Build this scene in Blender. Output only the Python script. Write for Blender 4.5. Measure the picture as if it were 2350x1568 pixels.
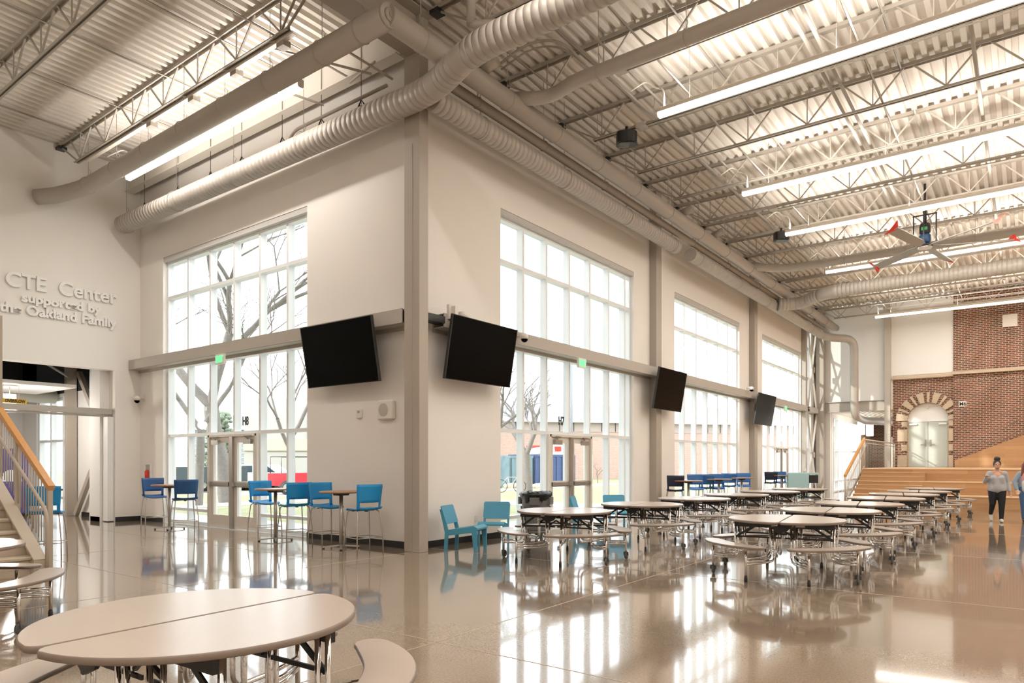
import bpy, math, random
from mathutils import Vector, Matrix
random.seed(7)
for o in list(bpy.data.objects): bpy.data.objects.remove(o)
SC = bpy.context.scene
COL = SC.collection
R = math.radians
# ---------------------------------------------------------------- camera
EYE = 1.48; FPX = 1577.0; YAW = math.atan(1185/1577)
cd = bpy.data.cameras.new('camera'); cam = bpy.data.objects.new('camera', cd); COL.objects.link(cam)
cam.location = (0, 0, EYE); cam.rotation_euler = (R(90), 0, YAW)
cd.sensor_width = 36; cd.sensor_fit = 'HORIZONTAL'; cd.lens = 36*FPX/2350
cd.shift_y = (1061-784)/2350; cd.clip_end = 500
SC.camera = cam
# ---------------------------------------------------------------- world, sun, exposure
W = bpy.data.worlds.new('sky'); SC.world = W; W.use_nodes = True
nt = W.node_tree; bg = nt.nodes['Background']
tc = nt.nodes.new('ShaderNodeTexCoord'); nz = nt.nodes.new('ShaderNodeTexNoise'); cr = nt.nodes.new('ShaderNodeValToRGB')
nz.inputs['Scale'].default_value = 2.2; nz.inputs['Detail'].default_value = 5
cr.color_ramp.elements[0].position = .35; cr.color_ramp.elements[0].color = (.80, .87, .96, 1)
cr.color_ramp.elements[1].position = .62; cr.color_ramp.elements[1].color = (1, 1, 1, 1)
nt.links.new(tc.outputs['Generated'], nz.inputs['Vector']); nt.links.new(nz.outputs['Fac'], cr.inputs['Fac'])
nt.links.new(cr.outputs['Color'], bg.inputs['Color']); bg.inputs['Strength'].default_value = 3.2
sd = bpy.data.lights.new('sun', 'SUN'); sd.energy = 2.4; sd.angle = R(1.2); sd.color = (1, .93, .84)
sun = bpy.data.objects.new('sun', sd); COL.objects.link(sun)
sun.rotation_euler = Vector((.62, 1, -.40)).to_track_quat('-Z', 'Y').to_euler()
LIGHT_UP = 13; LIGHT_DOWN = 14      # watts per metre of linear fixture
WARM = (1, .93, .86)
SC.view_settings.view_transform = 'Standard'; SC.view_settings.look = 'None'
SC.view_settings.exposure = 0.38; SC.view_settings.gamma = 1; SC.view_settings.use_curve_mapping = False
SC.cycles.max_bounces = 7; SC.cycles.diffuse_bounces = 4; SC.cycles.glossy_bounces = 3
SC.cycles.transparent_max_bounces = 10; SC.cycles.sample_clamp_indirect = 6
SC.cycles.caustics_reflective = False; SC.cycles.caustics_refractive = False

FX, FY = -math.sin(YAW), math.cos(YAW); RX, RY = math.cos(YAW), math.sin(YAW)
def at(px, py, depth):
    u = (px-1175)/FPX*depth
    return Vector((FX*depth+RX*u, FY*depth+RY*u, EYE+(1061-py)/FPX*depth))
# ---------------------------------------------------------------- materials
def nodes(name):
    m = bpy.data.materials.new(name); m.use_nodes = True
    return m, m.node_tree, m.node_tree.nodes['Principled BSDF']
def mat(name, col, rough=.5, metal=0, noise=0, scale=6, bump=0, spec=.5, coat=0, emit=None, es=0, bscale=None, stretch=None):
    m, nt, b = nodes(name)
    b.inputs['Base Color'].default_value = (*col, 1); b.inputs['Roughness'].default_value = rough
    b.inputs['Metallic'].default_value = metal; b.inputs['Specular IOR Level'].default_value = spec
    b.inputs['Coat Weight'].default_value = coat; b.inputs['Coat Roughness'].default_value = .08
    if emit: b.inputs['Emission Color'].default_value = (*emit, 1); b.inputs['Emission Strength'].default_value = es
    if noise or bump:
        tc = nt.nodes.new('ShaderNodeTexCoord'); src = tc.outputs['Object']
        if stretch:
            mp = nt.nodes.new('ShaderNodeMapping'); mp.inputs['Scale'].default_value = stretch
            nt.links.new(src, mp.inputs['Vector']); src = mp.outputs['Vector']
        nz = nt.nodes.new('ShaderNodeTexNoise'); nz.inputs['Scale'].default_value = scale; nz.inputs['Detail'].default_value = 6
        nt.links.new(src, nz.inputs['Vector'])
        if noise:
            mx = nt.nodes.new('ShaderNodeMix'); mx.data_type = 'RGBA'
            mx.inputs[6].default_value = (*[c*(1-noise) for c in col], 1); mx.inputs[7].default_value = (*[min(1, c*(1+noise)) for c in col], 1)
            nt.links.new(nz.outputs['Fac'], mx.inputs[0]); nt.links.new(mx.outputs[2], b.inputs['Base Color'])
        if bump:
            n2 = nz
            if bscale:
                n2 = nt.nodes.new('ShaderNodeTexNoise'); n2.inputs['Scale'].default_value = bscale; nt.links.new(src, n2.inputs['Vector'])
            bp = nt.nodes.new('ShaderNodeBump'); bp.inputs['Strength'].default_value = bump; bp.inputs['Distance'].default_value = .01
            nt.links.new(n2.outputs['Fac'], bp.inputs['Height']); nt.links.new(bp.outputs['Normal'], b.inputs['Normal'])
    return m
def floor_mat():
    m, nt, b = nodes('polished_concrete')
    N = nt.nodes.new; L = nt.links.new
    tc = N('ShaderNodeTexCoord')
    a = N('ShaderNodeTexNoise'); a.inputs['Scale'].default_value = .35; a.inputs['Detail'].default_value = 4
    f = N('ShaderNodeTexNoise'); f.inputs['Scale'].default_value = 60; f.inputs['Detail'].default_value = 3
    v = N('ShaderNodeTexVoronoi'); v.inputs['Scale'].default_value = 95
    for n in (a, f, v): L(tc.outputs['Object'], n.inputs['Vector'])
    r1 = N('ShaderNodeValToRGB'); r1.color_ramp.elements[0].color = (.295, .228, .165, 1); r1.color_ramp.elements[1].color = (.395, .315, .232, 1)
    r1.color_ramp.elements[0].position = .35; r1.color_ramp.elements[1].position = .65
    L(a.outputs['Fac'], r1.inputs['Fac'])
    r2 = N('ShaderNodeValToRGB'); r2.color_ramp.elements[0].color = (.84, .82, .80, 1); r2.color_ramp.elements[1].color = (1.07, 1.07, 1.07, 1)
    r2.color_ramp.elements[0].position = .36; r2.color_ramp.elements[1].position = .6
    L(f.outputs['Fac'], r2.inputs['Fac'])
    mx = N('ShaderNodeMix'); mx.data_type = 'RGBA'; mx.blend_type = 'MULTIPLY'; mx.inputs[0].default_value = 1
    L(r1.outputs['Color'], mx.inputs[6]); L(r2.outputs['Color'], mx.inputs[7])
    r3 = N('ShaderNodeValToRGB'); r3.color_ramp.elements[0].color = (.75, .72, .7, 1); r3.color_ramp.elements[1].color = (1, 1, 1, 1)
    r3.color_ramp.elements[0].position = .05; r3.color_ramp.elements[1].position = .3
    L(v.outputs['Distance'], r3.inputs['Fac'])
    m2 = N('ShaderNodeMix'); m2.data_type = 'RGBA'; m2.blend_type = 'MULTIPLY'; m2.inputs[0].default_value = .6
    L(mx.outputs[2], m2.inputs[6]); L(r3.outputs['Color'], m2.inputs[7]); L(m2.outputs[2], b.inputs['Base Color'])
    g = N('ShaderNodeTexNoise'); g.inputs['Scale'].default_value = 1.3; g.inputs['Detail'].default_value = 5; L(tc.outputs['Object'], g.inputs['Vector'])
    mr = N('ShaderNodeMapRange'); mr.inputs[3].default_value = .05; mr.inputs[4].default_value = .15
    L(g.outputs['Fac'], mr.inputs[0]); L(mr.outputs[0], b.inputs['Roughness'])
    b.inputs['Specular IOR Level'].default_value = .6
    b.inputs['Coat Weight'].default_value = .7; b.inputs['Coat Roughness'].default_value = .05; b.inputs['Coat IOR'].default_value = 1.5
    bp = N('ShaderNodeBump'); bp.inputs['Strength'].default_value = .03; bp.inputs['Distance'].default_value = .02
    w = N('ShaderNodeTexNoise'); w.inputs['Scale'].default_value = 2.2; L(tc.outputs['Object'], w.inputs['Vector'])
    L(w.outputs['Fac'], bp.inputs['Height']); L(bp.outputs['Normal'], b.inputs['Coat Normal']); L(bp.outputs['Normal'], b.inputs['Normal'])
    return m
def brick_mat(name, c1, c2, mortar, axes='XZ', scale=1.0, msize=.012):
    m, nt, b = nodes(name); N = nt.nodes.new; L = nt.links.new
    tc = N('ShaderNodeTexCoord'); sp = N('ShaderNodeSeparateXYZ'); cb = N('ShaderNodeCombineXYZ')
    L(tc.outputs['Object'], sp.inputs[0]); L(sp.outputs[axes[0]], cb.inputs[0]); L(sp.outputs[axes[1]], cb.inputs[1])
    br = N('ShaderNodeTexBrick'); L(cb.outputs[0], br.inputs['Vector'])
    br.inputs['Color1'].default_value = (*c1, 1); br.inputs['Color2'].default_value = (*c2, 1); br.inputs['Mortar'].default_value = (*mortar, 1)
    br.inputs['Scale'].default_value = scale; br.inputs['Mortar Size'].default_value = msize; br.inputs['Mortar Smooth'].default_value = .1
    br.inputs['Brick Width'].default_value = .22; br.inputs['Row Height'].default_value = .078; br.inputs['Bias'].default_value = -.1
    nz = N('ShaderNodeTexNoise'); nz.inputs['Scale'].default_value = 9; L(cb.outputs[0], nz.inputs['Vector'])
    mx = N('ShaderNodeMix'); mx.data_type = 'RGBA'; mx.blend_type = 'MULTIPLY'; mx.inputs[0].default_value = .5
    L(br.outputs['Color'], mx.inputs[6]); L(nz.outputs['Color'], mx.inputs[7]); 
    mr = N('ShaderNodeMix'); mr.data_type = 'RGBA'; mr.inputs[0].default_value = .5
    L(br.outputs['Color'], mr.inputs[6]); L(mx.outputs[2], mr.inputs[7]); L(mr.outputs[2], b.inputs['Base Color'])
    b.inputs['Roughness'].default_value = .8
    return m
def wood_mat(name, c1, c2, along='X', plank=1.6, row=.16, rough=.35):
    m, nt, b = nodes(name); N = nt.nodes.new; L = nt.links.new
    tc = N('ShaderNodeTexCoord'); sp = N('ShaderNodeSeparateXYZ'); cb = N('ShaderNodeCombineXYZ')
    L(tc.outputs['Object'], sp.inputs[0])
    ad = N('ShaderNodeMath'); ad.operation = 'ADD'; L(sp.outputs['Z'], ad.inputs[0]); L(sp.outputs['Y' if along == 'X' else 'X'], ad.inputs[1])
    L(sp.outputs[along], cb.inputs[0]); L(ad.outputs[0], cb.inputs[1])
    br = N('ShaderNodeTexBrick'); L(cb.outputs[0], br.inputs['Vector']); br.offset_frequency = 2
    br.inputs['Color1'].default_value = (*c1, 1); br.inputs['Color2'].default_value = (*c2, 1); br.inputs['Mortar'].default_value = (*[c*.75 for c in c1], 1)
    br.inputs['Scale'].default_value = 1; br.inputs['Mortar Size'].default_value = .0015; br.inputs['Brick Width'].default_value = plank; br.inputs['Row Height'].default_value = row
    mp = N('ShaderNodeMapping'); mp.inputs['Scale'].default_value = (1.2, 22, 1); L(cb.outputs[0], mp.inputs['Vector'])
    nz = N('ShaderNodeTexNoise'); nz.inputs['Scale'].default_value = 2; nz.inputs['Detail'].default_value = 5; L(mp.outputs[0], nz.inputs['Vector'])
    cr = N('ShaderNodeValToRGB'); cr.color_ramp.elements[0].color = (.75, .68, .6, 1); cr.color_ramp.elements[1].color = (1.1, 1.1, 1.1, 1); L(nz.outputs['Fac'], cr.inputs['Fac'])
    mx = N('ShaderNodeMix'); mx.data_type = 'RGBA'; mx.blend_type = 'MULTIPLY'; mx.inputs[0].default_value = .8
    L(br.outputs['Color'], mx.inputs[6]); L(cr.outputs['Color'], mx.inputs[7]); L(mx.outputs[2], b.inputs['Base Color'])
    b.inputs['Roughness'].default_value = rough
    return m
def glass_mat(name, tint=(.93, .97, .97), gl=.5):
    m = bpy.data.materials.new(name); m.use_nodes = True; nt = m.node_tree; nt.nodes.clear(); N = nt.nodes.new; L = nt.links.new
    o = N('ShaderNodeOutputMaterial'); t = N('ShaderNodeBsdfTransparent'); t.inputs[0].default_value = (*tint, 1)
    g = N('ShaderNodeBsdfGlossy'); g.inputs['Roughness'].default_value = .02; f = N('ShaderNodeFresnel'); f.inputs['IOR'].default_value = 1.45
    mu = N('ShaderNodeMath'); mu.operation = 'MULTIPLY'; mu.inputs[1].default_value = gl; L(f.outputs[0], mu.inputs[0])
    mx = N('ShaderNodeMixShader'); L(mu.outputs[0], mx.inputs[0]); L(t.outputs[0], mx.inputs[1]); L(g.outputs[0], mx.inputs[2]); L(mx.outputs[0], o.inputs[0])
    return m
M = {}
M['wall'] = mat('wall_paint', (.87, .835, .79), .75, noise=.02, scale=1.5, bump=.03, bscale=180)
M['wall_cool'] = mat('wall_paint_cool', (.83, .82, .80), .75, noise=.02, scale=1.5)
M['steel'] = mat('painted_steel', (.43, .39, .335), .42, noise=.04, scale=3)
M['duct'] = mat('painted_duct', (.44, .40, .355), .38, noise=.05, scale=2)
M['column'] = mat('column_paint', (.42, .375, .32), .45, noise=.04, scale=2)
M['girt'] = mat('girt_paint', (.47, .43, .38), .5, noise=.03, scale=2)
M['deck'] = mat('deck_paint', (.74, .69, .62), .6, noise=.05, scale=1.5)
M['base'] = mat('black_baseboard', (.018, .018, .018), .45)
M['frame'] = mat('window_frame', (.84, .87, .88), .4)
M['doorframe'] = mat('door_frame', (.73, .68, .61), .45)
M['hardware'] = mat('brushed_hardware', (.42, .40, .37), .35, metal=.7)
M['glass'] = glass_mat('window_glass')
M['shade'] = mat('roller_shade', (.55, .53, .50), .7)
M['floor'] = floor_mat()
M['joint'] = mat('floor_joint', (.55, .46, .36), .4)
M['laminate'] = mat('table_laminate', (.58, .495, .425), .24, noise=.03, scale=60, spec=.7)
M['band'] = mat('table_edge_band', (.235, .185, .15), .45)
M['chrome'] = mat('chrome', (.80, .78, .76), .10, metal=1)
M['black'] = mat('black_metal', (.015, .015, .016), .4)
M['rubber'] = mat('black_rubber', (.03, .03, .03), .6)
M['wheel'] = mat('grey_wheel', (.10, .10, .10), .5)
M['yellow'] = mat('yellow_latch', (.75, .48, .05), .4)
M['plate'] = mat('label_plate', (.62, .58, .52), .4)
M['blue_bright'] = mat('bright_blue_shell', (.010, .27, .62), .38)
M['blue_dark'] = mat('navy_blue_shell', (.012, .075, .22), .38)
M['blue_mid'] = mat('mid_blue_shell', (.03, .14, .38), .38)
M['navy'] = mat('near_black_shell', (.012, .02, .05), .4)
M['silver'] = mat('silver_paint', (.50, .47, .43), .3, metal=.6)
M['tablewood'] = mat('brown_table_laminate', (.38, .20, .10), .35, noise=.15, scale=5, stretch=(1, 8, 1))
M['teal'] = mat('teal_lounge_plastic', (.07, .32, .48), .5)
M['lamp_body'] = mat('fixture_body', (.82, .76, .68), .35)
M['lamp_lens'] = mat('fixture_lens', (1, 1, 1), .5, emit=(1, .90, .78), es=4)
M['pendant_lens'] = mat('pendant_lens', (1, 1, 1), .5, emit=(1, .93, .85), es=5)
M['screen'] = mat('dark_screen', (.002, .002, .002), .22, spec=.05)
M['bezel'] = mat('screen_bezel', (.03, .03, .03), .4)
M['white'] = mat('white_plastic', (.80, .76, .70), .45)
M['white_p'] = mat('white_paint', (.86, .86, .85), .4)
M['grille'] = mat('speaker_grille', (.50, .47, .43), .6)
M['exit_green'] = mat('exit_green', (.1, .8, .25), .5, emit=(.10, .85, .25), es=1.2)
M['brick'] = brick_mat('dark_red_brick', (.235, .075, .045), (.085, .045, .035), (.56, .45, .34))
M['brick_out'] = brick_mat('outdoor_brick', (.56, .34, .28), (.48, .28, .22), (.60, .50, .45), axes='YZ')
M['brick_oy'] = brick_mat('outdoor_brick_y', (.56, .34, .28), (.48, .28, .22), (.60, .50, .45), axes='XZ')
M['stone'] = mat('limestone', (.56, .46, .34), .75, noise=.12, scale=3, bump=.1)
M['wood'] = wood_mat('oak_boards', (.43, .245, .12), (.56, .345, .18))
M['wood_edge'] = mat('oak_edge', (.66, .45, .26), .4, noise=.1, scale=4)
M['handrail'] = mat('oak_handrail', (.62, .31, .10), .35, noise=.15, scale=4, stretch=(1, 10, 10))
M['rail'] = mat('rail_paint', (.52, .45, .37), .45)
M['stair'] = mat('stair_concrete', (.56, .48, .38), .6, noise=.06, scale=3)
M['grass'] = mat('lawn', (.27, .28, .15), .9, noise=.4, scale=3)
M['concrete'] = mat('sidewalk', (.62, .60, .56), .8, noise=.06, scale=2)
M['asphalt'] = mat('asphalt', (.22, .22, .22), .9, noise=.08, scale=4)
M['bark'] = mat('bark', (.21, .19, .175), .9, noise=.3, scale=12)
M['siding'] = mat('grey_siding', (.30, .33, .36), .7)
M['cream'] = mat('cream_siding', (.40, .385, .36), .7)
M['roofing'] = mat('grey_roof', (.24, .26, .29), .6)
M['brown_trim'] = mat('brown_fascia', (.42, .35, .32), .7)
M['car_red'] = mat('red_car_paint', (.50, .02, .035), .3, coat=.6)
M['car_white'] = mat('white_car_paint', (.80, .80, .80), .3, coat=.5)
M['car_dark'] = mat('dark_truck_paint', (.03, .05, .06), .5)
M['car_glass'] = mat('car_glass', (.05, .08, .10), .1)
M['container_blue'] = mat('blue_container', (.045, .08, .19), .6, noise=.2, scale=2)
M['container_pale'] = mat('pale_container', (.16, .25, .28), .6, noise=.2, scale=2)
M['red'] = mat('red_plastic', (.72, .05, .03), .45)
M['blade'] = mat('fan_blade', (.33, .32, .30), .4)
M['motor'] = mat('motor_black', (.02, .02, .025), .4)
M['motor_blue'] = mat('motor_blue', (.02, .07, .18), .4)
M['trash'] = mat('grey_bin_plastic', (.16, .16, .16), .5)
M['bag'] = mat('black_bag', (.012, .012, .013), .25, bump=.5, scale=20)
M['skin'] = mat('skin', (.52, .30, .20), .55)
M['skin_light'] = mat('skin_light', (.66, .42, .31), .55)
M['hair'] = mat('dark_hair', (.015, .010, .008), .5, bump=.3, scale=60)
M['hair_red'] = mat('auburn_hair', (.16, .045, .025), .5, bump=.3, scale=60)
M['sweater'] = mat('heather_sweatshirt', (.40, .40, .42), .9, noise=.15, scale=40)
M['leggings'] = mat('black_leggings', (.008, .008, .01), .8)
M['denim'] = mat('blue_denim', (.05, .11, .22), .85, noise=.25, scale=30)
M['shirt_white'] = mat('white_shirt', (.70, .72, .74), .85)
M['shirt_pink'] = mat('pink_top', (.60, .27, .29), .85)
M['jacket'] = mat('blue_grey_jacket', (.24, .30, .37), .85)
M['shoe'] = mat('white_sneaker', (.65, .63, .60), .6)
M['shoe_dark'] = mat('dark_sneaker', (.04, .04, .05), .6)
M['cart'] = mat('pale_blue_cart', (.40, .60, .62), .5)
M['purple'] = mat('purple_banner', (.10, .08, .26), .6)
M['dome'] = mat('banner_white', (.72, .76, .80), .6)
M['door_pale'] = mat('pale_green_door', (.56, .62, .58), .4)
M['ink'] = mat('black_letter', (.01, .01, .01), .5)
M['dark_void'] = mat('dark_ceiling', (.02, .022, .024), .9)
M['letter'] = mat('raised_letter', (.90, .88, .85), .45)
# ---------------------------------------------------------------- mesh builder
class MB:
    def __init__(s): s.v = []; s.f = []; s.mi = []; s.m = 0; s.sm = False; s.fs = []
    def face(s, ids): s.f.append(ids); s.mi.append(s.m); s.fs.append(s.sm)
    def add(s, vs, fs):
        n = len(s.v); s.v += [tuple(v) for v in vs]
        for f in fs: s.face([i+n for i in f])
        return s
    def box(s, x0, y0, z0, x1, y1, z1, mx=None):
        x0, x1 = min(x0, x1), max(x0, x1); y0, y1 = min(y0, y1), max(y0, y1); z0, z1 = min(z0, z1), max(z0, z1)
        vs = [Vector(p) for p in ((x0,y0,z0),(x1,y0,z0),(x1,y1,z0),(x0,y1,z0),(x0,y0,z1),(x1,y0,z1),(x1,y1,z1),(x0,y1,z1))]
        if mx: vs = [mx @ v for v in vs]
        return s.add(vs, [(3,2,1,0),(4,5,6,7),(0,1,5,4),(1,2,6,5),(2,3,7,6),(3,0,4,7)])
    def bbox(s, c, h, bev=.01, mx=None):     # box with chamfered vertical and horizontal edges
        cx, cy, cz = c; hx, hy, hz = h; b = min(bev, hx*.9, hy*.9, hz*.9)
        rings = []
        for z, i in ((-hz, b), (-hz+b, 0), (hz-b, 0), (hz, b)):
            X = hx-i; Y = hy-i
            rings.append([(X-b, -Y), (X, -Y+b), (X, Y-b), (X-b, Y), (-X+b, Y), (-X, Y-b), (-X, -Y+b), (-X+b, -Y)])
            rings[-1] = [Vector((cx+p[0], cy+p[1], cz+z)) for p in rings[-1]]
        vs = [v for r in rings for v in r]
        if mx: vs = [mx @ v for v in vs]
        fs = [tuple(reversed(range(8))), tuple(range(24, 32))]
        for k in range(3):
            for i in range(8): j = (i+1) % 8; fs.append((k*8+i, k*8+j, k*8+8+j, k*8+8+i))
        return s.add(vs, fs)
    def bar(s, p, q, w, h, up=(0, 0, 1)):    # rectangular bar from p to q
        p, q = Vector(p), Vector(q); d = (q-p); L = d.length; d.normalize(); up = Vector(up)
        if abs(d.dot(up)) > .99: up = Vector((1, 0, 0))
        sd = d.cross(up).normalized(); u = sd.cross(d).normalized()
        vs = []
        for base in (p, q):
            for a, b in ((-1,-1),(1,-1),(1,1),(-1,1)): vs.append(base+sd*(a*w/2)+u*(b*h/2))
        return s.add(vs, [(0,1,2,3),(7,6,5,4),(0,4,5,1),(1,5,6,2),(2,6,7,3),(3,7,4,0)])
    def sweep(s, pts, r, seg=10, caps=True, smooth=True):
        pts = [Vector(p) for p in pts]; n = len(pts)
        rs = r if isinstance(r, (list, tuple)) else [r]*n
        t0 = (pts[1]-pts[0]).normalized(); ref = Vector((0, 0, 1)) if abs(t0.z) < .9 else Vector((1, 0, 0))
        u = t0.cross(ref).normalized(); base = len(s.v); prev = t0
        for i, p in enumerate(pts):
            t = (pts[min(i+1, n-1)]-pts[max(i-1, 0)])
            t = t.normalized() if t.length > 1e-9 else prev
            ax = prev.cross(t)
            if ax.length > 1e-7: u = Matrix.Rotation(prev.angle(t), 3, ax.normalized()) @ u
            u = (u - t*u.dot(t)).normalized(); w = t.cross(u); prev = t
            for k in range(seg):
                a = 2*math.pi*k/seg; s.v.append(tuple(p+(u*math.cos(a)+w*math.sin(a))*rs[i]))
        old = s.sm; s.sm = smooth
        for i in range(n-1):
            for k in range(seg):
                j = (k+1) % seg; s.face([base+i*seg+k, base+i*seg+j, base+(i+1)*seg+j, base+(i+1)*seg+k])
        s.sm = False
        if caps: s.face([base+k for k in reversed(range(seg))]); s.face([base+(n-1)*seg+k for k in range(seg)])
        s.sm = old; return s
    def lathe(s, prof, c=(0, 0, 0), seg=24, mx=None, smooth=True):
        base = len(s.v); n = len(prof)
        for r, z in prof:
            for k in range(seg):
                a = 2*math.pi*k/seg; v = Vector((r*math.cos(a), r*math.sin(a), z))
                if mx: v = mx @ v
                s.v.append((v.x+c[0], v.y+c[1], v.z+c[2]))
        old = s.sm; s.sm = smooth
        for i in range(n-1):
            for k in range(seg):
                j = (k+1) % seg; s.face([base+i*seg+k, base+i*seg+j, base+(i+1)*seg+j, base+(i+1)*seg+k])
        s.sm = False
        if prof[0][0] > 1e-6: s.face([base+k for k in reversed(range(seg))])
        if prof[-1][0] > 1e-6: s.face([base+(n-1)*seg+k for k in range(seg)])
        s.sm = old; return s
    def prism(s, poly, a, b, axis='Z', side=None):   # poly extruded from a to b along axis
        n = len(poly)
        def P(p, h):
            return {'Z': (p[0], p[1], h), 'Y': (p[0], h, p[1]), 'X': (h, p[0], p[1])}[axis]
        base = len(s.v); s.v += [P(p, a) for p in poly]+[P(p, b) for p in poly]
        s.face([base+i for i in reversed(range(n))]); s.face([base+n+i for i in range(n)])
        om = s.m
        if side is not None: s.m = side
        for i in range(n): j = (i+1) % n; s.face([base+i, base+j, base+n+j, base+n+i])
        s.m = om; return s
    def ball(s, c, r, sx=1, sy=1, sz=1, seg=14, rings=9):
        pr = [(max(1e-7, r*math.sin(math.pi*i/rings)), -r*math.cos(math.pi*i/rings)) for i in range(rings+1)]
        return s.lathe(pr, c, seg, Matrix.Diagonal((sx, sy, sz)))
    def build(s, name, mats, parent=None, loc=None, rz=0):
        me = bpy.data.meshes.new(name); me.from_pydata(s.v, [], s.f)
        if not isinstance(mats, (list, tuple)): mats = [mats]
        for m in mats: me.materials.append(M[m] if isinstance(m, str) else m)
        for i, p in enumerate(me.polygons): p.material_index = s.mi[i]; p.use_smooth = s.fs[i]
        me.validate(); me.update()
        o = bpy.data.objects.new(name, me); COL.objects.link(o)
        if parent: o.parent = parent
        if loc is not None: o.location = loc
        o.rotation_euler.z = rz
        return o
def fixn(o):
    import bmesh
    b = bmesh.new(); b.from_mesh(o.data); bmesh.ops.recalc_face_normals(b, faces=b.faces); b.to_mesh(o.data); b.free(); return o
def tag(o, label=None, cat=None, group=None, kind=None):
    if label: o['label'] = label
    if cat: o['category'] = cat
    if group: o['group'] = group
    if kind: o['kind'] = kind
    return o
def thing(name, label, cat, loc=(0, 0, 0), rz=0, group=None):
    o = bpy.data.objects.new(name, None); o.empty_display_size = .1; COL.objects.link(o); o.location = loc; o.rotation_euler.z = rz
    return tag(o, label, cat, group)
def struct(o): o['kind'] = 'structure'; return o
def kids(o): return [c for c in KIDS.get(o.name, [])]
def copy_tree(o, parent=None):
    c = o.copy(); COL.objects.link(c)
    if parent: c.parent = parent
    for ch in list(o.children): copy_tree(ch, c)
    return c
def place(proto, first, loc, rz, label=None, group=None):
    o = proto if first else copy_tree(proto)
    o.location = loc; o.rotation_euler.z = rz
    if label: o['label'] = label
    if group: o['group'] = group
    return o
def arc_path(pts, rad, n=7):          # polyline with rounded corners
    pts = [Vector(p) for p in pts]; out = [pts[0]]
    for i in range(1, len(pts)-1):
        a, b, c = pts[i-1], pts[i], pts[i+1]; d1 = (a-b); d2 = (c-b)
        r = min(rad, d1.length*.49, d2.length*.49); p = b+d1.normalized()*r; q = b+d2.normalized()*r
        for k in range(n+1):
            t = k/n; out.append(p*(1-t)**2+b*2*t*(1-t)+q*t*t)
    out.append(pts[-1]); return out
def ribbed(pts, r, pitch=.125, h=-.006):   # insert spiral-duct seams along a path
    P = []; RR = []; acc = 0
    for i in range(len(pts)-1):
        a, b = Vector(pts[i]), Vector(pts[i+1]); L = (b-a).length; d = (b-a)/max(L, 1e-9)
        if i == 0: P.append(a); RR.append(r)
        t = pitch-acc
        while t < L-.02:
            for dt, rr in ((-.0045, r), (-.0035, r+h), (.0035, r+h), (.0045, r)): P.append(a+d*(t+dt)); RR.append(rr)
            t += pitch
        acc = (L-(t-pitch)) if L > 0 else acc
        if acc > pitch: acc = 0
        P.append(b); RR.append(r)
    return P, RR
def text_mesh(name, body, size, extrude, mt, M4, parent=None, align='LEFT', bold=0.0, sx=1):
    cu = bpy.data.curves.new(name, 'FONT'); cu.body = body; cu.size = size; cu.extrude = extrude; cu.align_x = align; cu.offset = bold
    t = bpy.data.objects.new(name+'_c', cu); COL.objects.link(t); bpy.context.view_layer.update()
    me = bpy.data.meshes.new_from_object(t.evaluated_get(bpy.context.evaluated_depsgraph_get()))
    bpy.data.objects.remove(t)
    for v in me.vertices: v.co.x *= sx
    me.transform(M4); me.name = name; me.materials.clear(); me.materials.append(M[mt])
    o = bpy.data.objects.new(name, me); COL.objects.link(o)
    if parent: o.parent = parent
    return o
# frames for lettering: on a wall facing +X (reads towards +Y) / facing -Y (reads towards +X)
FACE_PX = Matrix(((0, 0, 1, 0), (1, 0, 0, 0), (0, 1, 0, 0), (0, 0, 0, 1)))
FACE_MY = Matrix(((1, 0, 0, 0), (0, 0, -1, 0), (0, 1, 0, 0), (0, 0, 0, 1)))
# ================================================================ THE SETTING
NY = 8.31; WX = -8.29; CX = -18.10; EY = 35.6; DZ = 8.88; XR = 9.5; YB = -7.5
TH = .32
b = MB()
b.add([(-27, YB, 0), (XR, YB, 0), (XR, NY+.3, 0), (-27, NY+.3, 0)], [(0, 1, 2, 3)])
b.add([(WX-.3, NY+.3, 0), (XR, NY+.3, 0), (XR, EY+10, 0), (WX-.3, EY+10, 0)], [(0, 1, 2, 3)])
struct(b.build('floor', 'floor'))
b = MB()
for p, q in (((-3.9, -2, .001), (-3.9, 34, .001)), ((-17.8, 4.15, .001), (9, 4.15, .001)), ((-8.2, 8.6, .001), (9, 8.6, .001)), ((-8.2, 12.9, .001), (9, 12.9, .001)),
             ((-8.2, 17.2, .001), (9, 17.2, .001)), ((-8.2, 21.5, .001), (9, 21.5, .001)), ((.3, -2, .001), (.3, 34, .001)), ((-12.3, 0, .001), (-12.3, 8.2, .001)),
             ((-8.1, 0, .001), (-8.1, 8.0, .001)), ((-17, 6.6, .001), (-8.1, 6.6, .001))):
    b.bar(p, q, .007, .002)
struct(b.build('trim_floor_joint', 'joint'))
# walls with openings: list of boxes in (u0,u1,z0,z1)
def wall_boxes(name, boxes, fn, m='wall'):
    b = MB()
    for u0, u1, z0, z1 in boxes: fn(b, u0, u1, z0, z1)
    return struct(b.build(name, m))
north = lambda b, u0, u1, z0, z1: b.box(u0, NY, z0, u1, NY+TH, z1)
west = lambda b, u0, u1, z0, z1: b.box(WX-TH, u0, z0, WX, u1, z1)
HW = 6.48
wall_boxes('wall_north', [(CX, -16.92, 0, DZ), (-11.24, WX, 0, DZ), (-16.92, -11.24, HW, DZ)], north)
WIN = [(10.66, 16.36), (18.96, 24.62), (27.26, 32.95)]
bx = [(NY+TH, WIN[0][0], 0, DZ), (WIN[0][1], WIN[1][0], 0, DZ), (WIN[1][1], WIN[2][0], 0, DZ), (WIN[2][1], 33.25, 0, DZ), (34.75, EY+.3, 0, DZ), (33.25, 34.75, 8.3, DZ)]
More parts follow.
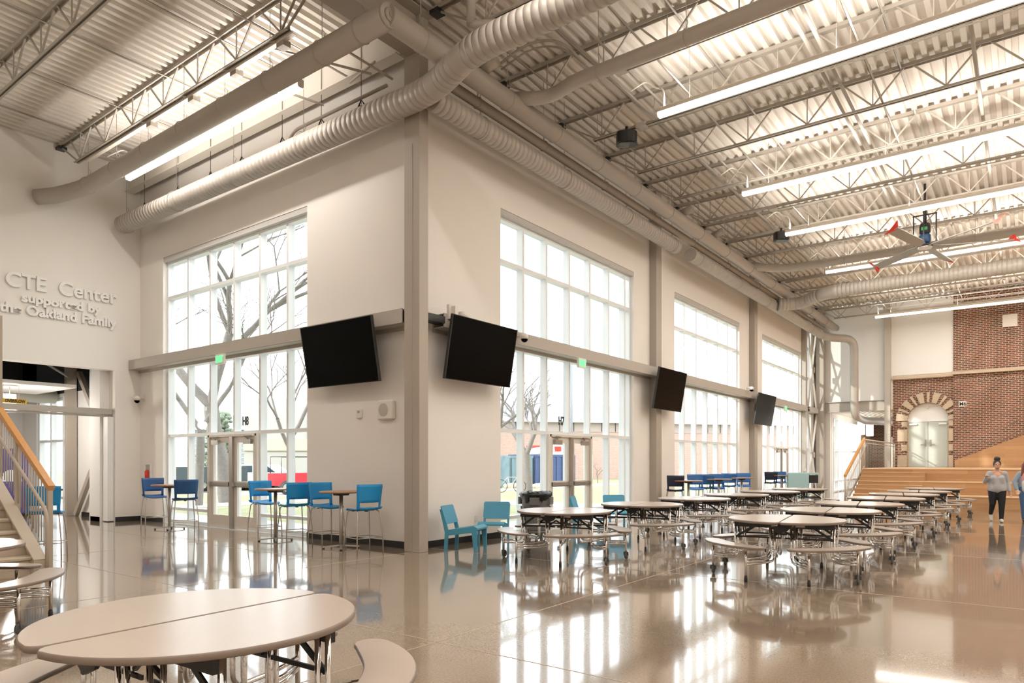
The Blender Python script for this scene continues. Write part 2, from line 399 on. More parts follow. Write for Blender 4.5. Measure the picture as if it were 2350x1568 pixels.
for a, c in WIN: bx.append((a, c, HW, DZ))
wall_boxes('wall_west', bx, west)
# lettered wall (faces +X) with the lobby opening
b = MB()
b.box(CX-.35, 7.71, 0, CX, NY+TH, DZ); b.box(CX-.35, 5.32, 3.76, CX, 7.71, DZ); b.box(CX-.35, YB, 0, CX, 5.32, DZ)
struct(b.build('wall_lobby', 'wall'))
struct(MB().box(XR, YB, 0, XR+.2, EY+10, DZ).build('wall_east', 'wall'))
struct(MB().box(-27, YB-.2, 0, XR, YB, DZ).build('wall_south', 'wall'))
# end wall: white wall over the lobby opening, brick with arch, tall brick
b = MB()
b.box(WX, EY, 3.9, -4.97, EY+.25, DZ); b.box(WX, EY, 0, -7.62, EY+.25, 3.9); b.box(-4.97, EY, 5.42, -2.6, EY+.25, DZ)
struct(b.build('wall_end', 'wall_cool'))
# ceiling deck (ribs run along Y)
b = MB(); x = -18.4; pts = []; p = .203
while x < XR+.2:
    pts += [(x, DZ), (x+.085, DZ), (x+.1, DZ+.075), (x+.188, DZ+.075)]; x += p
def deck(pts, y0, y1):
    n = len(pts); k = len(b.v)
    for y in (y0, y1): b.v.extend((q[0], y, q[1]) for q in pts)
    for i in range(n-1): b.face([k+i, k+n+i, k+n+i+1, k+i+1])
deck([q for q in pts if q[0] < -8.6], YB-.2, NY+TH); deck([q for q in pts if q[0] >= -8.72], YB-.2, EY+.3)
struct(b.build('ceiling', 'deck'))
struct(MB().box(-18.6, YB-.3, DZ+.08, -8.6, NY+TH+.02, DZ+.3).box(-8.62, YB-.3, DZ+.08, XR+.3, EY+.4, DZ+.3).build('roof', 'deck'))
# baseboards
def baseb(name, boxes):
    b = MB()
    for q in boxes: b.box(*q)
    struct(b.build(name, 'base'))
baseb('baseboard_north', [(CX, NY-.012, 0, -16.92, NY, .115), (-11.24, NY-.012, 0, -8.09, NY, .115)])
baseb('baseboard_west', [(WX, 8.25, 0, WX+.012, 10.66, .115), (WX, 16.36, 0, WX+.012, 18.96, .115), (WX, 24.62, 0, WX+.012, 27.26, .115)])
baseb('baseboard_lobby', [(CX, 7.71, 0, CX+.012, NY, .115), (CX-.9, 7.50, 0, CX-.36, 7.512, .115)])
# columns
def column(name, x0, y0, x1, y1, z1=DZ, tf=.02, lab=None):
    b = MB()
    w = .016
    b.box(x1-w, y0, 0, x1, y1, z1); b.box(x0, y0, 0, x0+w, y1, z1)
    b.box(x0+w, (y0+y1)/2-.006, 0, x1-w, (y0+y1)/2+.006, z1)
    o = b.build(name, 'column'); tag(o, lab, 'column'); return o
b = MB(); b.bbox((-8.095, 8.135, DZ/2), (.175, .105, DZ/2), .004); b.box(-8.09, 8.024, 0, -8.075, 8.03, 6.7)
tag(b.build('steel_column', 'column'), 'tall taupe steel column at the protruding corner between the two big screens', 'column')
for y0, l in ((17.30, 'taupe steel column beside the third screen, right of the trash bin window'), (25.70, 'taupe steel column behind the smallest, farthest screen'), (33.0, 'taupe steel column just left of the narrow glass strip at the far end')):
    b = MB(); b.bbox((WX+.10, y0+.17, DZ/2), (.10, .17, DZ/2), .004)
    tag(b.build('steel_column', 'column'), l, 'column')
# ---------------------------------------------------------------- windows
def mapper(kind):
    if kind == 'N': return lambda u, n, z: (u, NY+n, z)       # n outward
    return lambda u, n, z: (WX-n, u, z)
def ubox(b, mp, u0, n0, z0, u1, n1, z1):
    p = mp(u0, n0, z0); q = mp(u1, n1, z1); b.box(*p, *q)
def curtain(name, kind, u0, u1, mull, rails, door=None, low=.36, top=HW-.10, m='frame', panes=True):
    mp = mapper(kind); r = bpy.data.objects.new(name, None); COL.objects.link(r); struct(r)
    b = MB(); n0, n1 = .10, .26; w = .032
    for u in mull:
        zb = 0
        ubox(b, mp, u-w, n0, zb, u+w, n1, top)
    ubox(b, mp, u0, n0, 0, u0+.06, n1, top); ubox(b, mp, u1-.06, n0, 0, u1, n1, top)
    segs = [(u0, u1)] if not door else [(u0, door[0]), (door[1], u1)]
    for z in rails+[top-.03]: ubox(b, mp, u0, n0+.002, z-.035, u1, n1-.002, z+.035)
    for a, c in segs:
        for z in (low, .06): ubox(b, mp, a, n0+.002, z-.035 if z > .1 else 0, c, n1-.002, z+.03)
    b.build('window_frame', m, r)
    g = MB()
    us = [u0]+list(mull)+[u1]
    for a, c in zip(us[:-1], us[1:]):
        zb = 2.1 if (door and a >= door[0]-.05 and c <= door[1]+.05) else .05
        p = mp(a, .19, zb); q = mp(c, .19, top)
        g.add([mp(a, .19, zb), mp(c, .19, zb), mp(c, .19, top), mp(a, .19, top)], [(0, 1, 2, 3)])
    g.build('window_pane', 'glass', r)
    s = MB(); ubox(s, mp, u0+.01, .01, HW-.11, u1-.01, .11, HW-.005); s.build('roller_shade', 'shade', r)
    t = MB(); ubox(t, mp, u0, .0, 0, u1, .10, .012); t.build('window_sill', 'frame', r)
    return r
NM = [-15.93, -14.95, -13.97, -12.99, -12.02]
curtain('window_1', 'N', -16.92, -11.24, NM, [5.50, 3.80, 2.12], (NM[1], NM[3]))
def mulls(a, c, n): return [a+(c-a)*k/n for k in range(1, n)]
WM = [11.56, 12.43, 13.36, 14.27, 15.20, 16.05]
curtain('window_2', 'W', WIN[0][0], WIN[0][1], WM, [5.50, 3.80, 2.12], (WM[1], WM[3]))
curtain('window_3', 'W', WIN[1][0], WIN[1][1], mulls(*WIN[1], 6), [5.50, 3.80, 2.12])
M3 = mulls(*WIN[2], 6)
curtain('window_4', 'W', WIN[2][0], WIN[2][1], M3, [5.50, 3.80, 2.12], (M3[1], M3[3]))
# narrow glazed strip beside the bracing
r = bpy.data.objects.new('window_5', None); COL.objects.link(r); struct(r); b = MB(); g = MB()
for y in (33.28, 34.72): b.box(WX-.26, y-.04, 0, WX-.1, y+.04, 8.3)
for z in (.05, 2.12, 3.8, 5.5, 6.9, 8.25): b.box(WX-.25, 33.28, z-.04, WX-.11, 34.72, z+.04)
b.build('window_frame', 'frame', r); g.add([(WX-.19, 33.3, 0), (WX-.19, 34.7, 0), (WX-.19, 34.7, 8.3), (WX-.19, 33.3, 8.3)], [(0, 1, 2, 3)]); g.build('window_pane', 'glass', r)
# ---------------------------------------------------------------- glazed double doors
def double_door(name, kind, u0, u1, post=True):
    mp = mapper(kind); r = bpy.data.objects.new(name, None); COL.objects.link(r); struct(r)
    f = MB(); H = 2.09
    ubox(f, mp, u0-.03, .03, 0, u0+.05, .20, H); ubox(f, mp, u1-.05, .03, 0, u1+.03, .20, H); ubox(f, mp, u0, .03, H-.05, u1, .20, H)
    f.build('door_frame', 'doorframe', r); um = (u0+u1)/2
    p = MB(); ubox(p, mp, um-.055, .02, 0, um+.055, .14, H-.05); p.build('door_post', 'hardware', r)
    for a, c, hinge in ((u0+.05, um-.055, 0), (um+.055, u1-.05, 1)):
        l = MB(); s = .115
        ubox(l, mp, a, .07, .02, a+s, .115, H-.05); ubox(l, mp, c-s, .07, .02, c, .115, H-.05)
        ubox(l, mp, a+s, .07, .02, c-s, .115, .30); ubox(l, mp, a+s, .07, H-.18, c-s, .115, H-.05); ubox(l, mp, a+s, .07, .93, c-s, .115, 1.06)
        leaf = l.build('door_leaf', 'doorframe', r)
        g = MB(); g.add([mp(a+s, .092, .3), mp(c-s, .092, .3), mp(c-s, .092, H-.18), mp(a+s, .092, H-.18)], [(0, 1, 2, 3)]); g.build('door_pane', 'glass', leaf)
        k = MB(); ubox(k, mp, a+.02, .02, .965, c-.02, .06, 1.03); ubox(k, mp, a+.02, .005, .955, a+.09, .07, 1.04); ubox(k, mp, c-.09, .005, .955, c-.02, .07, 1.04)
        k.build('panic_bar', 'hardware', leaf)
        h = MB(); e = (a+.04) if hinge == 0 else (c-.36); e = a+.12 if hinge == 0 else c-.40
        ubox(h, mp, e, .005, H-.22, e+.28, .07, H-.12); q0 = Vector(mp(e+.14, .03, H-.10)); q1 = Vector(mp(e+.02, .01, H-.045)); q2 = Vector(mp(e+.27, .03, H-.045))
        h.bar(q0, q1, .02, .015); h.bar(q1, q2, .02, .012); h.build('door_closer', 'hardware', leaf)
    return r
double_door('door_1', 'N', NM[1]+.03, NM[3]-.03)
double_door('door_2', 'W', WM[1]+.03, WM[3]-.03)
double_door('door_3', 'W', M3[1]+.03, M3[3]-.03)
# ================================================================ HORIZONTAL STEEL GIRTS
def girt(kind, u0, u1, lab):
    mp = mapper(kind); b = MB()
    ubox(b, mp, u0, -.285, 3.80, u1, -.265, 4.04)          # fascia web
    ubox(b, mp, u0, -.28, 3.80, u1, -.02, 3.815); ubox(b, mp, u0, -.28, 4.02, u1, -.02, 4.035)
    ubox(b, mp, u0, -.04, 3.74, u1, -.005, 4.0)
    tag(b.build('steel_girt', 'girt'), lab, 'beam')
girt('N', CX+.0, -8.32, 'long taupe steel channel crossing the left window behind the left screen')
girt('W', 8.72, 17.28, 'taupe steel channel crossing the window above the trash bin, between first and second column')
girt('W', 17.66, 25.68, 'taupe steel channel crossing the tall window between the third and farthest screens')
girt('W', 33.38, 34.95, 'short taupe channel crossing the narrow glass strip at the far end')
girt('W', 26.06, 32.97, 'farthest taupe steel channel on the window wall, past the smallest screen')
b = MB(); b.box(-8.34, 8.06, 3.86, -8.26, 8.2, 3.98); b.box(-8.2, 8.24, 3.86, -8.0, 8.74, 3.98)
tag(b.build('girt_bracket', 'black'), 'small dark steel connection bracket joining the girts at the corner column', 'bracket')
# ================================================================ ROOF JOISTS
def joist(L, lab, y, x0):
    t = thing('roof_joist', lab, 'roof joist', (x0, y, DZ), 0, 'open web roof joists under the metal deck')
    b = MB(); b.box(.0, -.055, -.012, L, .055, -.0); b.box(0, -.055, -.065, L, -.045, -.012); b.box(0, .045, -.065, L, .055, -.012); b.build('top_chord', 'steel', t)
    b = MB(); z = -.60
    b.box(.9, -.055, z-.05, L-.9, -.012, z-.04); b.box(.9, .012, z-.05, L-.9, .055, z-.04); b.box(.9, -.02, z-.05, L-.9, -.012, z+.005); b.box(.9, .012, z-.05, L-.9, .02, z+.005); b.build('bottom_chord', 'steel', t)
    b = MB(); n = max(1, round((L-1.0)/1.22)); w = (L-1.0)/n
    b.bar((0.05, 0, -.05), (.95, 0, z), .03, .03)
    for k in range(n):
        a = .5+k*w; m = a+w/2
        b.bar((a+.08, 0, -.05), (m, 0, z), .028, .028); b.bar((m, 0, z), (a+w-.08, 0, -.05), .028, .028); b.bar((m, 0, z), (m, 0, -.05), .02, .02)
    b.bar((L-.95, 0, z), (L-.05, 0, -.05), .03, .03); b.build('web', 'steel', t)
    b = MB(); b.box(-.02, -.09, -.13, .16, .09, -.065); b.build('joist_seat', 'black', t)
    return t
J = None
names_far = ['nearest', 'second', 'third', 'fourth', 'fifth', 'sixth', 'seventh', 'eighth', 'ninth', 'tenth', 'eleventh', 'twelfth', 'thirteenth', 'fourteenth']
ys = [14.63+2.035*k for k in range(-2, 11) if 14.63+2.035*k < EY]
for i, y in enumerate(ys):
    lab = 'beige open web roof joist over the dining hall, %s counting from the corner column' % names_far[min(i, 13)]
    if J is None: J = joist(17.6, lab, y, WX+.08)
    else: place(J, False, (WX+.08, y, DZ), 0, lab)
J2 = None
for y, l in ((6.49, 'beige open web roof joist beside the long smooth duct on the left'), (4.455, 'beige open web roof joist crossing the top left corner of the ceiling'), (2.42, 'beige roof joist nearest the camera on the left side')):
    if J2 is None: J2 = joist(9.75, l, y, CX+.02)
    else: place(J2, False, (CX+.02, y, DZ), 0, l)
for y, l in ((8.2, 'dark roof joist end directly above the corner column'), (6.1, 'roof joist behind the large seamed duct at top centre'), (4.06, 'roof joist over the open hall right of the big girder')):
    place(J, False, (-7.75, y, DZ), 0, l)
# bridging angles running along Y between joists
br = None
for i, (x, z, l) in enumerate(((-6.9, -.57, 'nearest the window wall, low'), (-6.4, -.03, 'second from the windows, at deck level'), (-5.0, -.57, 'third from the window wall, low'), (-4.6, -.04, 'above the screen-side end of the lights'), (-2.2, -.57, 'over the row of dining tables, low'), (-1.9, -.04, 'over the aisle, high'))):
    b = MB(); b.box(x-.018, 8.6, DZ+z-.036, x+.018, EY-.1, DZ+z-.03); b.box(x-.018, 8.6, DZ+z-.036, x-.012, EY-.1, DZ+z)
    tag(b.build('joist_bridging', 'steel'), 'long thin bridging angle under the hall deck, '+l, 'bridging', 'bridging angles')
for i, (x, z, l) in enumerate(((-16.9, -.04, 'closest to the lettered wall'), (-15.0, -.04, 'second from the lettered wall'), (-13.1, -.04, 'middle of the left ceiling'), (-11.2, -.04, 'left of the wiring boxes'), (-9.6, -.57, 'near the corner column'))):
    b = MB(); b.box(x-.018, 1, DZ+z-.036, x+.018, 8.2, DZ+z-.03); b.box(x-.018, 1, DZ+z-.036, x-.012, 8.2, DZ+z)
    tag(b.build('joist_bridging', 'steel'), 'thin bridging angle under the left ceiling deck, '+l, 'bridging', 'bridging angles')
# main girder along Y on the column line and wall beam
def ibeam(b, p, q, w, h, tf=.018, tw=.012):
    p, q = Vector(p), Vector(q)
    b.bar(p+Vector((0, 0, h/2-tf/2)), q+Vector((0, 0, h/2-tf/2)), w, tf); b.bar(p-Vector((0, 0, h/2-tf/2)), q-Vector((0, 0, h/2-tf/2)), w, tf); b.bar(p, q, tw, h-tf)
b = MB(); ibeam(b, (-8.0, YB+.2, 8.48), (-8.0, 8.24, 8.48), .42, .62)
tag(b.build('roof_girder', 'column'), 'wide flange steel girder running from the corner column towards the camera under the deck', 'beam')
b = MB(); ibeam(b, (CX+.05, 8.02, 8.52), (-8.35, 8.02, 8.52), .22, .56)
tag(b.build('roof_beam', 'deck'), 'pale wide flange beam beside the left wall just under the deck', 'beam')
# ================================================================ LINEAR LIGHTS
def area(name, loc, sx, sy, power, up, parent, col=WARM):
    ld = bpy.data.lights.new(name, 'AREA'); ld.shape = 'RECTANGLE'; ld.size = sx; ld.size_y = sy; ld.energy = power; ld.color = col
    o = bpy.data.objects.new(name, ld); COL.objects.link(o); o.location = loc; o.rotation_euler = (math.pi, 0, 0) if up else (0, 0, 0)
    o.parent = parent; return o
def linear_light(x0, x1, y, z, lab, hang=True, cord=True):
    L = x1-x0; t = thing('linear_light', lab, 'light', (x0, y, z), 0, 'suspended linear light fixtures')
    b = MB(); b.prism([(-.045, .0), (-.06, .03), (-.06, .13), (-.04, .15), (.04, .15), (.06, .13), (.06, .03), (.045, 0)], 0, L, 'X'); b.build('housing', 'lamp_body', t)
    b = MB(); b.prism([(-.045, -.016), (-.064, .028), (-.064, .062), (.064, .062), (.064, .028), (.045, -.016)], .01, L-.01, 'X'); b.build('lens', 'lamp_lens', t)
    b = MB(); 
    k = .6
    while k < L: b.sweep([(k, 0, .15), (k, 0, (DZ if x0 > -19 else 4.6)-z)], .003, 4); k += 2.4
    b.build('hanger_wire', 'steel', t)
    area('uplight', (L/2, 0, .165), L-.1, .06, LIGHT_UP*L, True, t); area('downlight', (L/2, 0, -.02), L-.1, .08, LIGHT_DOWN*L, False, t)
    if cord:
        b = MB(); b.sweep(arc_path([(.12, 0, .15), (.1, .02, .5), (-.12, .1, .62), (-.25, .02, .75), (-.45, -.25, DZ-z-.6)], .2, 5), .016, 6); b.build('power_cord', 'lamp_body', t)
    return t
linear_light(-15.95, -9.72, 7.06, 7.74, 'glowing linear light left of the corner, beneath the smooth duct')
linear_light(-5.4, 7.6, 11.63, 7.78, 'nearest and brightest linear light, starting at upper right centre')
linear_light(-5.4, 7.6, 16.25, 7.78, 'second linear light of the hall, above the first black projector row')
linear_light(-5.4, 7.6, 19.85, 7.78, 'third linear light of the hall, just above the ceiling fan')
linear_light(-5.4, 7.6, 24.6, 7.78, 'fourth linear light of the hall, crossing behind the fan blades')
linear_light(-5.4, 7.6, 28.3, 7.78, 'fifth linear light, partly hidden behind the far seamed duct')
linear_light(-5.3, 7.6, 33.2, 7.72, 'farthest linear light, hanging in front of the brick end wall')
linear_light(-16.2, -9.85, 1.2, 7.85, 'linear light out of view on the left side of the camera', cord=False)
linear_light(-5.4, 7.6, 6.6, 7.85, 'linear light over the open hall above the frame', cord=False)
linear_light(-5.4, 7.6, 1.0, 7.85, 'linear light above and behind the camera', cord=False)
linear_light(-5.4, 7.6, -4.5, 7.85, 'rearmost linear light behind the camera', cord=False)
# ================================================================ DUCTS AND PIPES
def duct(name, pts, r, lab, ribs=False, rad=.5, m='duct', seg=24, group=None, hangers=None, hname='duct_hanger'):
    P = arc_path(pts, rad, 8) if len(pts) > 2 else [Vector(p) for p in pts]
    b = MB()
    if ribs: P2, RR = ribbed(P, r)
    else: P2, RR = P, [r]*len(P)
    b.sweep(P2, RR, seg)
    o = b.build(name, m); tag(o, lab, 'duct', group)
    if hangers:
        for h in hangers:
            k = MB(); h = Vector(h[:3]+(0,)) if False else Vector(h[:3])
            ax = (P[-1]-P[0]).normalized() if len(P) == 2 else None
            axis = hangers_axis[0]
            ring = []
            for q in range(17):
                a = math.pi*2*q/16; c, s_ = math.cos(a)*(r+.008), math.sin(a)*(r+.008)
                ring.append((h.x+(c if axis == 'Y' else 0), h.y+(c if axis == 'X' else 0), h.z+s_))
            k.sweep(ring, .007, 5, caps=False); k.sweep([(h.x, h.y, h.z+r), (h.x, h.y, DZ)], .006, 5)
            k.sweep([(h.x, h.y, h.z+r+.0), (h.x+(.06 if axis == 'Y' else 0), h.y+(.06 if axis == 'X' else 0), h.z+r+.16), (h.x, h.y, h.z+r+.2)], .006, 4)
            k.build(hname, 'steel', o)
    return o
hangers_axis = ['X']
DZC = 7.30
duct('spiral_duct', [(-17.75, 7.74, DZC), (-7.45, 7.84, DZC), (-6.30, 7.44, DZC+.03), (8.6, 7.44, DZC+.03)], .208, 'large seamed duct from the left wall, bending past the corner column over the hall', True, .45,
     hangers=[(x, 7.76, DZC) for x in (-17.6, -15.2, -12.9, -10.6)])
hangers_axis[0] = 'Y'
duct('spiral_duct', [(-7.60, 8.0, 7.28), (-7.60, 17.45, 7.28)], .183, 'seamed duct along the window wall starting at the corner column', True, hangers=[(-7.60, y, 7.28) for y in (9.2, 11.9, 14.6, 17.2)])
duct('spiral_duct', [(-7.55, 18.35, 7.28), (-7.55, 33.3, 7.28)], .178, 'second seamed duct on the window wall with a blank grey end cap', True, hangers=[(-7.55, y, 7.28) for y in (18.9, 22.2, 25.3, 31.5)])
duct('spiral_duct', [(-7.4, 26.2, 7.30), (-6.7, 26.6, 7.32), (-5.7, 25.9, 7.45), (8.5, 25.9, 7.45)], .225, 'big seamed branch duct crossing the far hall behind the fan', True, .6)
duct('downcomer_duct', [(-7.55, 33.35, 7.28), (-7.3, 34.3, 7.22), (-6.45, 34.95, 7.2), (-6.45, 35.02, 3.62), (-6.3, 36.2, 3.45), (-4.6, 39.5, 3.45)], .18, 'grey duct elbowing down the white end wall into the lobby opening', False, .5)
duct('round_duct', [(-7.17, 6.63, 7.71), (-7.17, 34.6, 7.71)], .162, 'smooth round duct running the whole window wall, outermost of the bundle', False, hangers=[(-7.17, y, 7.71) for y in (7.3, 9.4, 10.9, 12.5, 14.2, 16, 18, 20, 22.2, 24.6, 27, 29.8, 32.4)])
duct('pipe_run', [(-7.50, 8.1, 7.60), (-7.50, 33.8, 7.60)], .088, 'thin insulated pipe running between the seamed duct and the smooth duct', False, m='column', hangers=[(-7.50, y, 7.60) for y in (9.0, 11, 13.4, 15.8, 18.4, 21.2, 24.2)], seg=16)
hangers_axis[0] = 'X'
LD = duct('round_duct', [(-18.06, 6.0, 7.52), (-17.75, 6.3, 7.58), (-17.1, 6.63, 7.70), (-7.15, 6.63, 7.71)], .17, 'long smooth round duct crossing the left ceiling below the joist', False, .3,
     hangers=[(x, 6.63, 7.71) for x in (-16.9, -15.5, -14.1, -12.7, -11.3, -9.95, -8.6, -7.7)])
b = MB(); b.sweep([(-7.15, 6.63, 7.71), (-7.11, 6.63, 7.71)], .165, 24); b.sweep([(-7.11, 6.63, 7.71), (-7.08, 6.63, 7.71)], [.10, .08], 24); b.sweep([(-7.08, 6.63, 7.71), (-7.06, 6.63, 7.71)], .04, 16)
b.build('duct_cap', 'duct', LD)
duct('round_duct', [(-7.2, 9.6, 7.82), (-6.65, 9.95, 7.82), (-6.1, 9.80, 7.84), (8.4, 9.80, 7.84)], .115, 'smooth branch duct leaving the bundle and running parallel to the first joists', False, .4,
     hangers=[(x, 9.80, 7.84) for x in (-5.6, -4.1, -2.4)], seg=20)
duct('round_duct', [(-7.2, 22.3, 7.8), (-6.5, 23.2, 7.8), (-5.6, 23.4, 7.8), (8.4, 23.4, 7.8)], .125, 'smooth branch duct crossing behind the fan motor', False, .5, hangers=[(x, 23.4, 7.8) for x in (-4.6, -2.9, -1.2)], seg=20)
for y, l in ((8.75, 'nearest the corner'), (16.9, 'middle of the hall'), (19.1, 'behind the second projector')):
    b = MB(); b.sweep([(-7.2, y, 7.92), (-6.9, y+.02, 8.02)], .10, 16); tag(b.build('duct_stub', 'duct'), 'short capped duct stub on top of the smooth duct, '+l, 'duct stub', 'duct stubs')
b = MB(); b.sweep([(CX+.3, 8.0, 7.62), (-8.5, 8.0, 7.62)], .06, 12); b.sweep(arc_path([(-11.3, 7.95, 7.66), (-11.1, 7.95, 7.78), (-8.6, 7.95, 7.8)], .2), .03, 8)
k = b.build('pipe_run', 'duct'); tag(k, 'slim insulated pipe above the seamed duct along the left wall', 'pipe')
for x in (-17.2, -15.6, -14.2, -13, -11.6, -10.4, -9.3):
    h = MB(); h.sweep([(x, 8.0, 7.68), (x, 8.0, DZ)], .006, 5); ring = [(x, 8.0+.075*math.cos(a*.785), 7.62+.075*math.sin(a*.785)) for a in range(9)]; h.sweep(ring, .008, 5, caps=False)
    h.sweep([(x-.08, 8.0, 7.70), (x, 8.0, 7.8), (x+.08, 8.0, 7.70)], .012, 5); h.build('pipe_hanger', 'black', k)
# conduits and cable trays on the bottom chords
for x0, y, z, l in ((-5.6, 10.56, 8.22, 'under the second hall joist'), (-6.2, 12.62, 8.23, 'above the nearest light'), (-5.4, 18.75, 8.22, 'behind the third light'), (-5.2, 33.95, 8.22, 'above the farthest light')):
    b = MB(); b.sweep([(x0, y-.07, z), (8.5, y-.07, z)], .016, 6); b.sweep([(x0, y+.05, z-.02), (8.5, y+.05, z-.02)], .012, 6)
    o = b.build('conduit', 'steel'); tag(o, 'pair of thin electrical conduits '+l, 'conduit', 'conduits along joists')
    b = MB(); b.box(x0-.1, y-.12, z-.05, x0+.1, y+.08, z+.04); b.build('junction_box', 'steel', o)
b = MB()
x = -16.8
b.box(-16.8, 6.53, 8.195, -9.2, 6.61, 8.205); b.box(-16.8, 6.53, 8.205, -9.2, 6.535, 8.235)
o = b.build('conduit', 'lamp_body'); tag(o, 'pale wiring channel with square junction boxes along the left joist', 'conduit')
for x in (-9.55, -10.9, -12.3, -13.9):
    q = MB(); q.box(x-.09, 6.54, 8.12, x+.09, 6.68, 8.22); q.sweep(arc_path([(x-.05, 6.5, 8.2), (x-.25, 6.48, 8.25), (x-.45, 6.5, 8.24)], .1), .012, 5); q.build('junction_box', 'steel', o)
for i, (x, l) in enumerate(((-6.15, 'nearest the duct bundle'), (-5.75, 'second from the duct bundle'), (-3.0, 'paired pipe over the first table row'), (-2.8, 'partner pipe over the first table row'), (-.75, 'over the aisle'))):
    b = MB(); b.sweep([(x, 9.3, DZ-.30-.05*(i % 2)), (x, 34.8, DZ-.30-.05*(i % 2))], .022 if i < 2 else .033, 8)
    tag(b.build('sprinkler_pipe', 'steel'), 'thin pipe running along the hall through the joists, '+l, 'pipe', 'pipes through the joists')
# cross braces near the corner
b = MB()
for p, q in (((-8.9, 7.2, 8.2), (-8.45, 7.95, 7.85)), ((-9.9, 6.6, 8.25), (-8.75, 7.75, 7.95)), ((-9.6, 8.0, 8.2), (-8.5, 7.6, 8.0)), ((-11, 6.6, 8.2), (-10.2, 7.9, 7.95))): b.bar(p, q, .03, .03)
tag(b.build('kicker_brace', 'steel'), 'small diagonal kicker braces by the corner beam', 'brace')
t = thing('roof_drain', 'round roof drain body with elbow high above the corner column', 'drain', (-6.75, 7.95, 8.45)); b = MB(); b.lathe([(.07, -.35), (.07, 0), (.17, .08), (.20, .10), (.20, .14), (.16, .3), (.16, .42)], seg=20); b.build('drain_body', 'duct', t)
MB().sweep(arc_path([(0, 0, -.2), (.0, .0, -.34), (.5, .3, -.34)], .1), .06, 12).build('drain_pipe', 'duct', t)
b = MB(); b.sweep(arc_path([(-7.3, 9.3, 8.3), (-6.8, 9.5, 8.62), (-6.2, 9.6, 8.5), (-5.9, 9.9, 8.1)], .5, 7), .022, 6); b.sweep(arc_path([(-7.3, 9.4, 8.28), (-6.8, 9.6, 8.58), (-6.25, 9.7, 8.46), (-5.9, 10.0, 8.1)], .5, 7), .016, 6)
tag(b.build('cable_loop', 'steel'), 'curved cable loop arching over the first smooth branch duct', 'cable')
# ================================================================ X-BRACING AND END STEEL
b = MB()
for p, q in (((-8.12, 33.4, 3.8), (-8.12, 35.12, 7.9)), ((-8.12, 35.12, 3.9), (-8.12, 33.4, 7.9)), ((-8.12, 33.4, 0.05), (-8.12, 35.12, 3.7)), ((-8.12, 35.12, .05), (-8.12, 33.4, 3.7))): b.bar(p, q, .07, .07)
b.box(-8.2, 34.3, 5.7, -8.05, 34.5, 5.95); b.box(-8.2, 34.25, 1.7, -8.05, 34.5, 1.95)
tag(b.build('cross_brace', 'girt'), 'tall steel X bracing between the far window wall and the end wall', 'brace')
b = MB(); b.bbox((-8.0, EY-.22, DZ/2), (.17, .17, DZ/2), .004); tag(b.build('steel_column', 'column'), 'taupe corner column behind the X bracing at the far end', 'column')
b = MB(); b.bbox((-5.14, EY-.14, DZ/2), (.12, .14, DZ/2), .004); tag(b.build('steel_column', 'girt'), 'pale grey column left of the brick arch', 'column')
b = MB(); ibeam(b, (-7.95, EY-.06, 4.10), (-5.27, EY-.06, 4.10), .2, .48); b.box(-7.9, EY-.1, 4.335, -5.3, EY-.02, 4.345)
tag(b.build('lobby_beam', 'girt'), 'grey wide flange beam over the far lobby opening', 'beam')
# ================================================================ BRICK END WALL, ARCH, DOORS
b = MB(); ax = -3.60; LZ = 1.27
AR = .80; AS = 3.35           # arch opening radius, spring height
def arch_wall(b, x0, x1, z0, z1, cx, r, spring, y0, y1):
    N = 16
    b.box(x0, y0, z0, cx-r, y1, z1); b.box(cx+r, y0, z0, x1, y1, z1)
    for k in range(N):
        a0 = math.pi-math.pi*k/N; a1 = math.pi-math.pi*(k+1)/N
        xa, xb = cx+r*math.cos(a0), cx+r*math.cos(a1); za, zb = spring+r*math.sin(a0), spring+r*math.sin(a1)
        b.prism([(xa, za), (xb, zb), (xb, z1), (xa, z1)], y0, y1, 'Y')
arch_wall(b, -4.98, -2.62, LZ-.02, 5.24, ax, AR, AS, EY+.10, EY+.40)
struct(fixn(b.build('wall_brick_arch', 'brick')))
struct(MB().box(-2.62, EY-.0, 0, XR, EY+.4, DZ).box(-2.62, EY-.06, 5.45, -1.1, EY, DZ).build('wall_brick_tall', 'brick'))
b = MB()
N = 11
for k in range(N):      # voussoirs alternating stone with brick joints
    a0 = math.pi-math.pi*(k+.0)/N-.0; w = math.pi/N; g = .055 if k not in (0,) else .055
    s0 = a0-(g if k else 0); s1 = a0-w+(.0)
    ro = AR+.46
    poly = [(ax+AR*math.cos(s0), AS+AR*math.sin(s0)), (ax+ro*math.cos(s0), AS+ro*math.sin(s0)), (ax+ro*math.cos(s1), AS+ro*math.sin(s1)), (ax+AR*math.cos(s1), AS+AR*math.sin(s1))]
    if k % 2 == 0: b.prism(poly, EY+.04, EY+.12, 'Y')
    else:
        sm = (s0+s1)/2; 
        for q0, q1 in ((s0-.07, s1+.07),):
            poly = [(ax+AR*math.cos(q0), AS+AR*math.sin(q0)), (ax+ro*math.cos(q0), AS+ro*math.sin(q0)), (ax+ro*math.cos(q1), AS+ro*math.sin(q1)), (ax+AR*math.cos(q1), AS+AR*math.sin(q1))]
            b.prism(poly, EY+.04, EY+.12, 'Y')
struct(fixn(b.build('trim_arch_stone', 'stone')))
b = MB()
for z0, z1, w in ((1.27, 1.78, .38), (1.98, 2.28, .22), (2.42, 2.95, .38), (3.08, 3.32, .2)):
    b.box(ax-AR-w, EY+.03, z0, ax-AR, EY+.12, z1); b.box(ax+AR, EY+.03, z0, min(-2.63, ax+AR+w), EY+.12, z1)
struct(b.build('trim_quoin_stone', 'stone'))
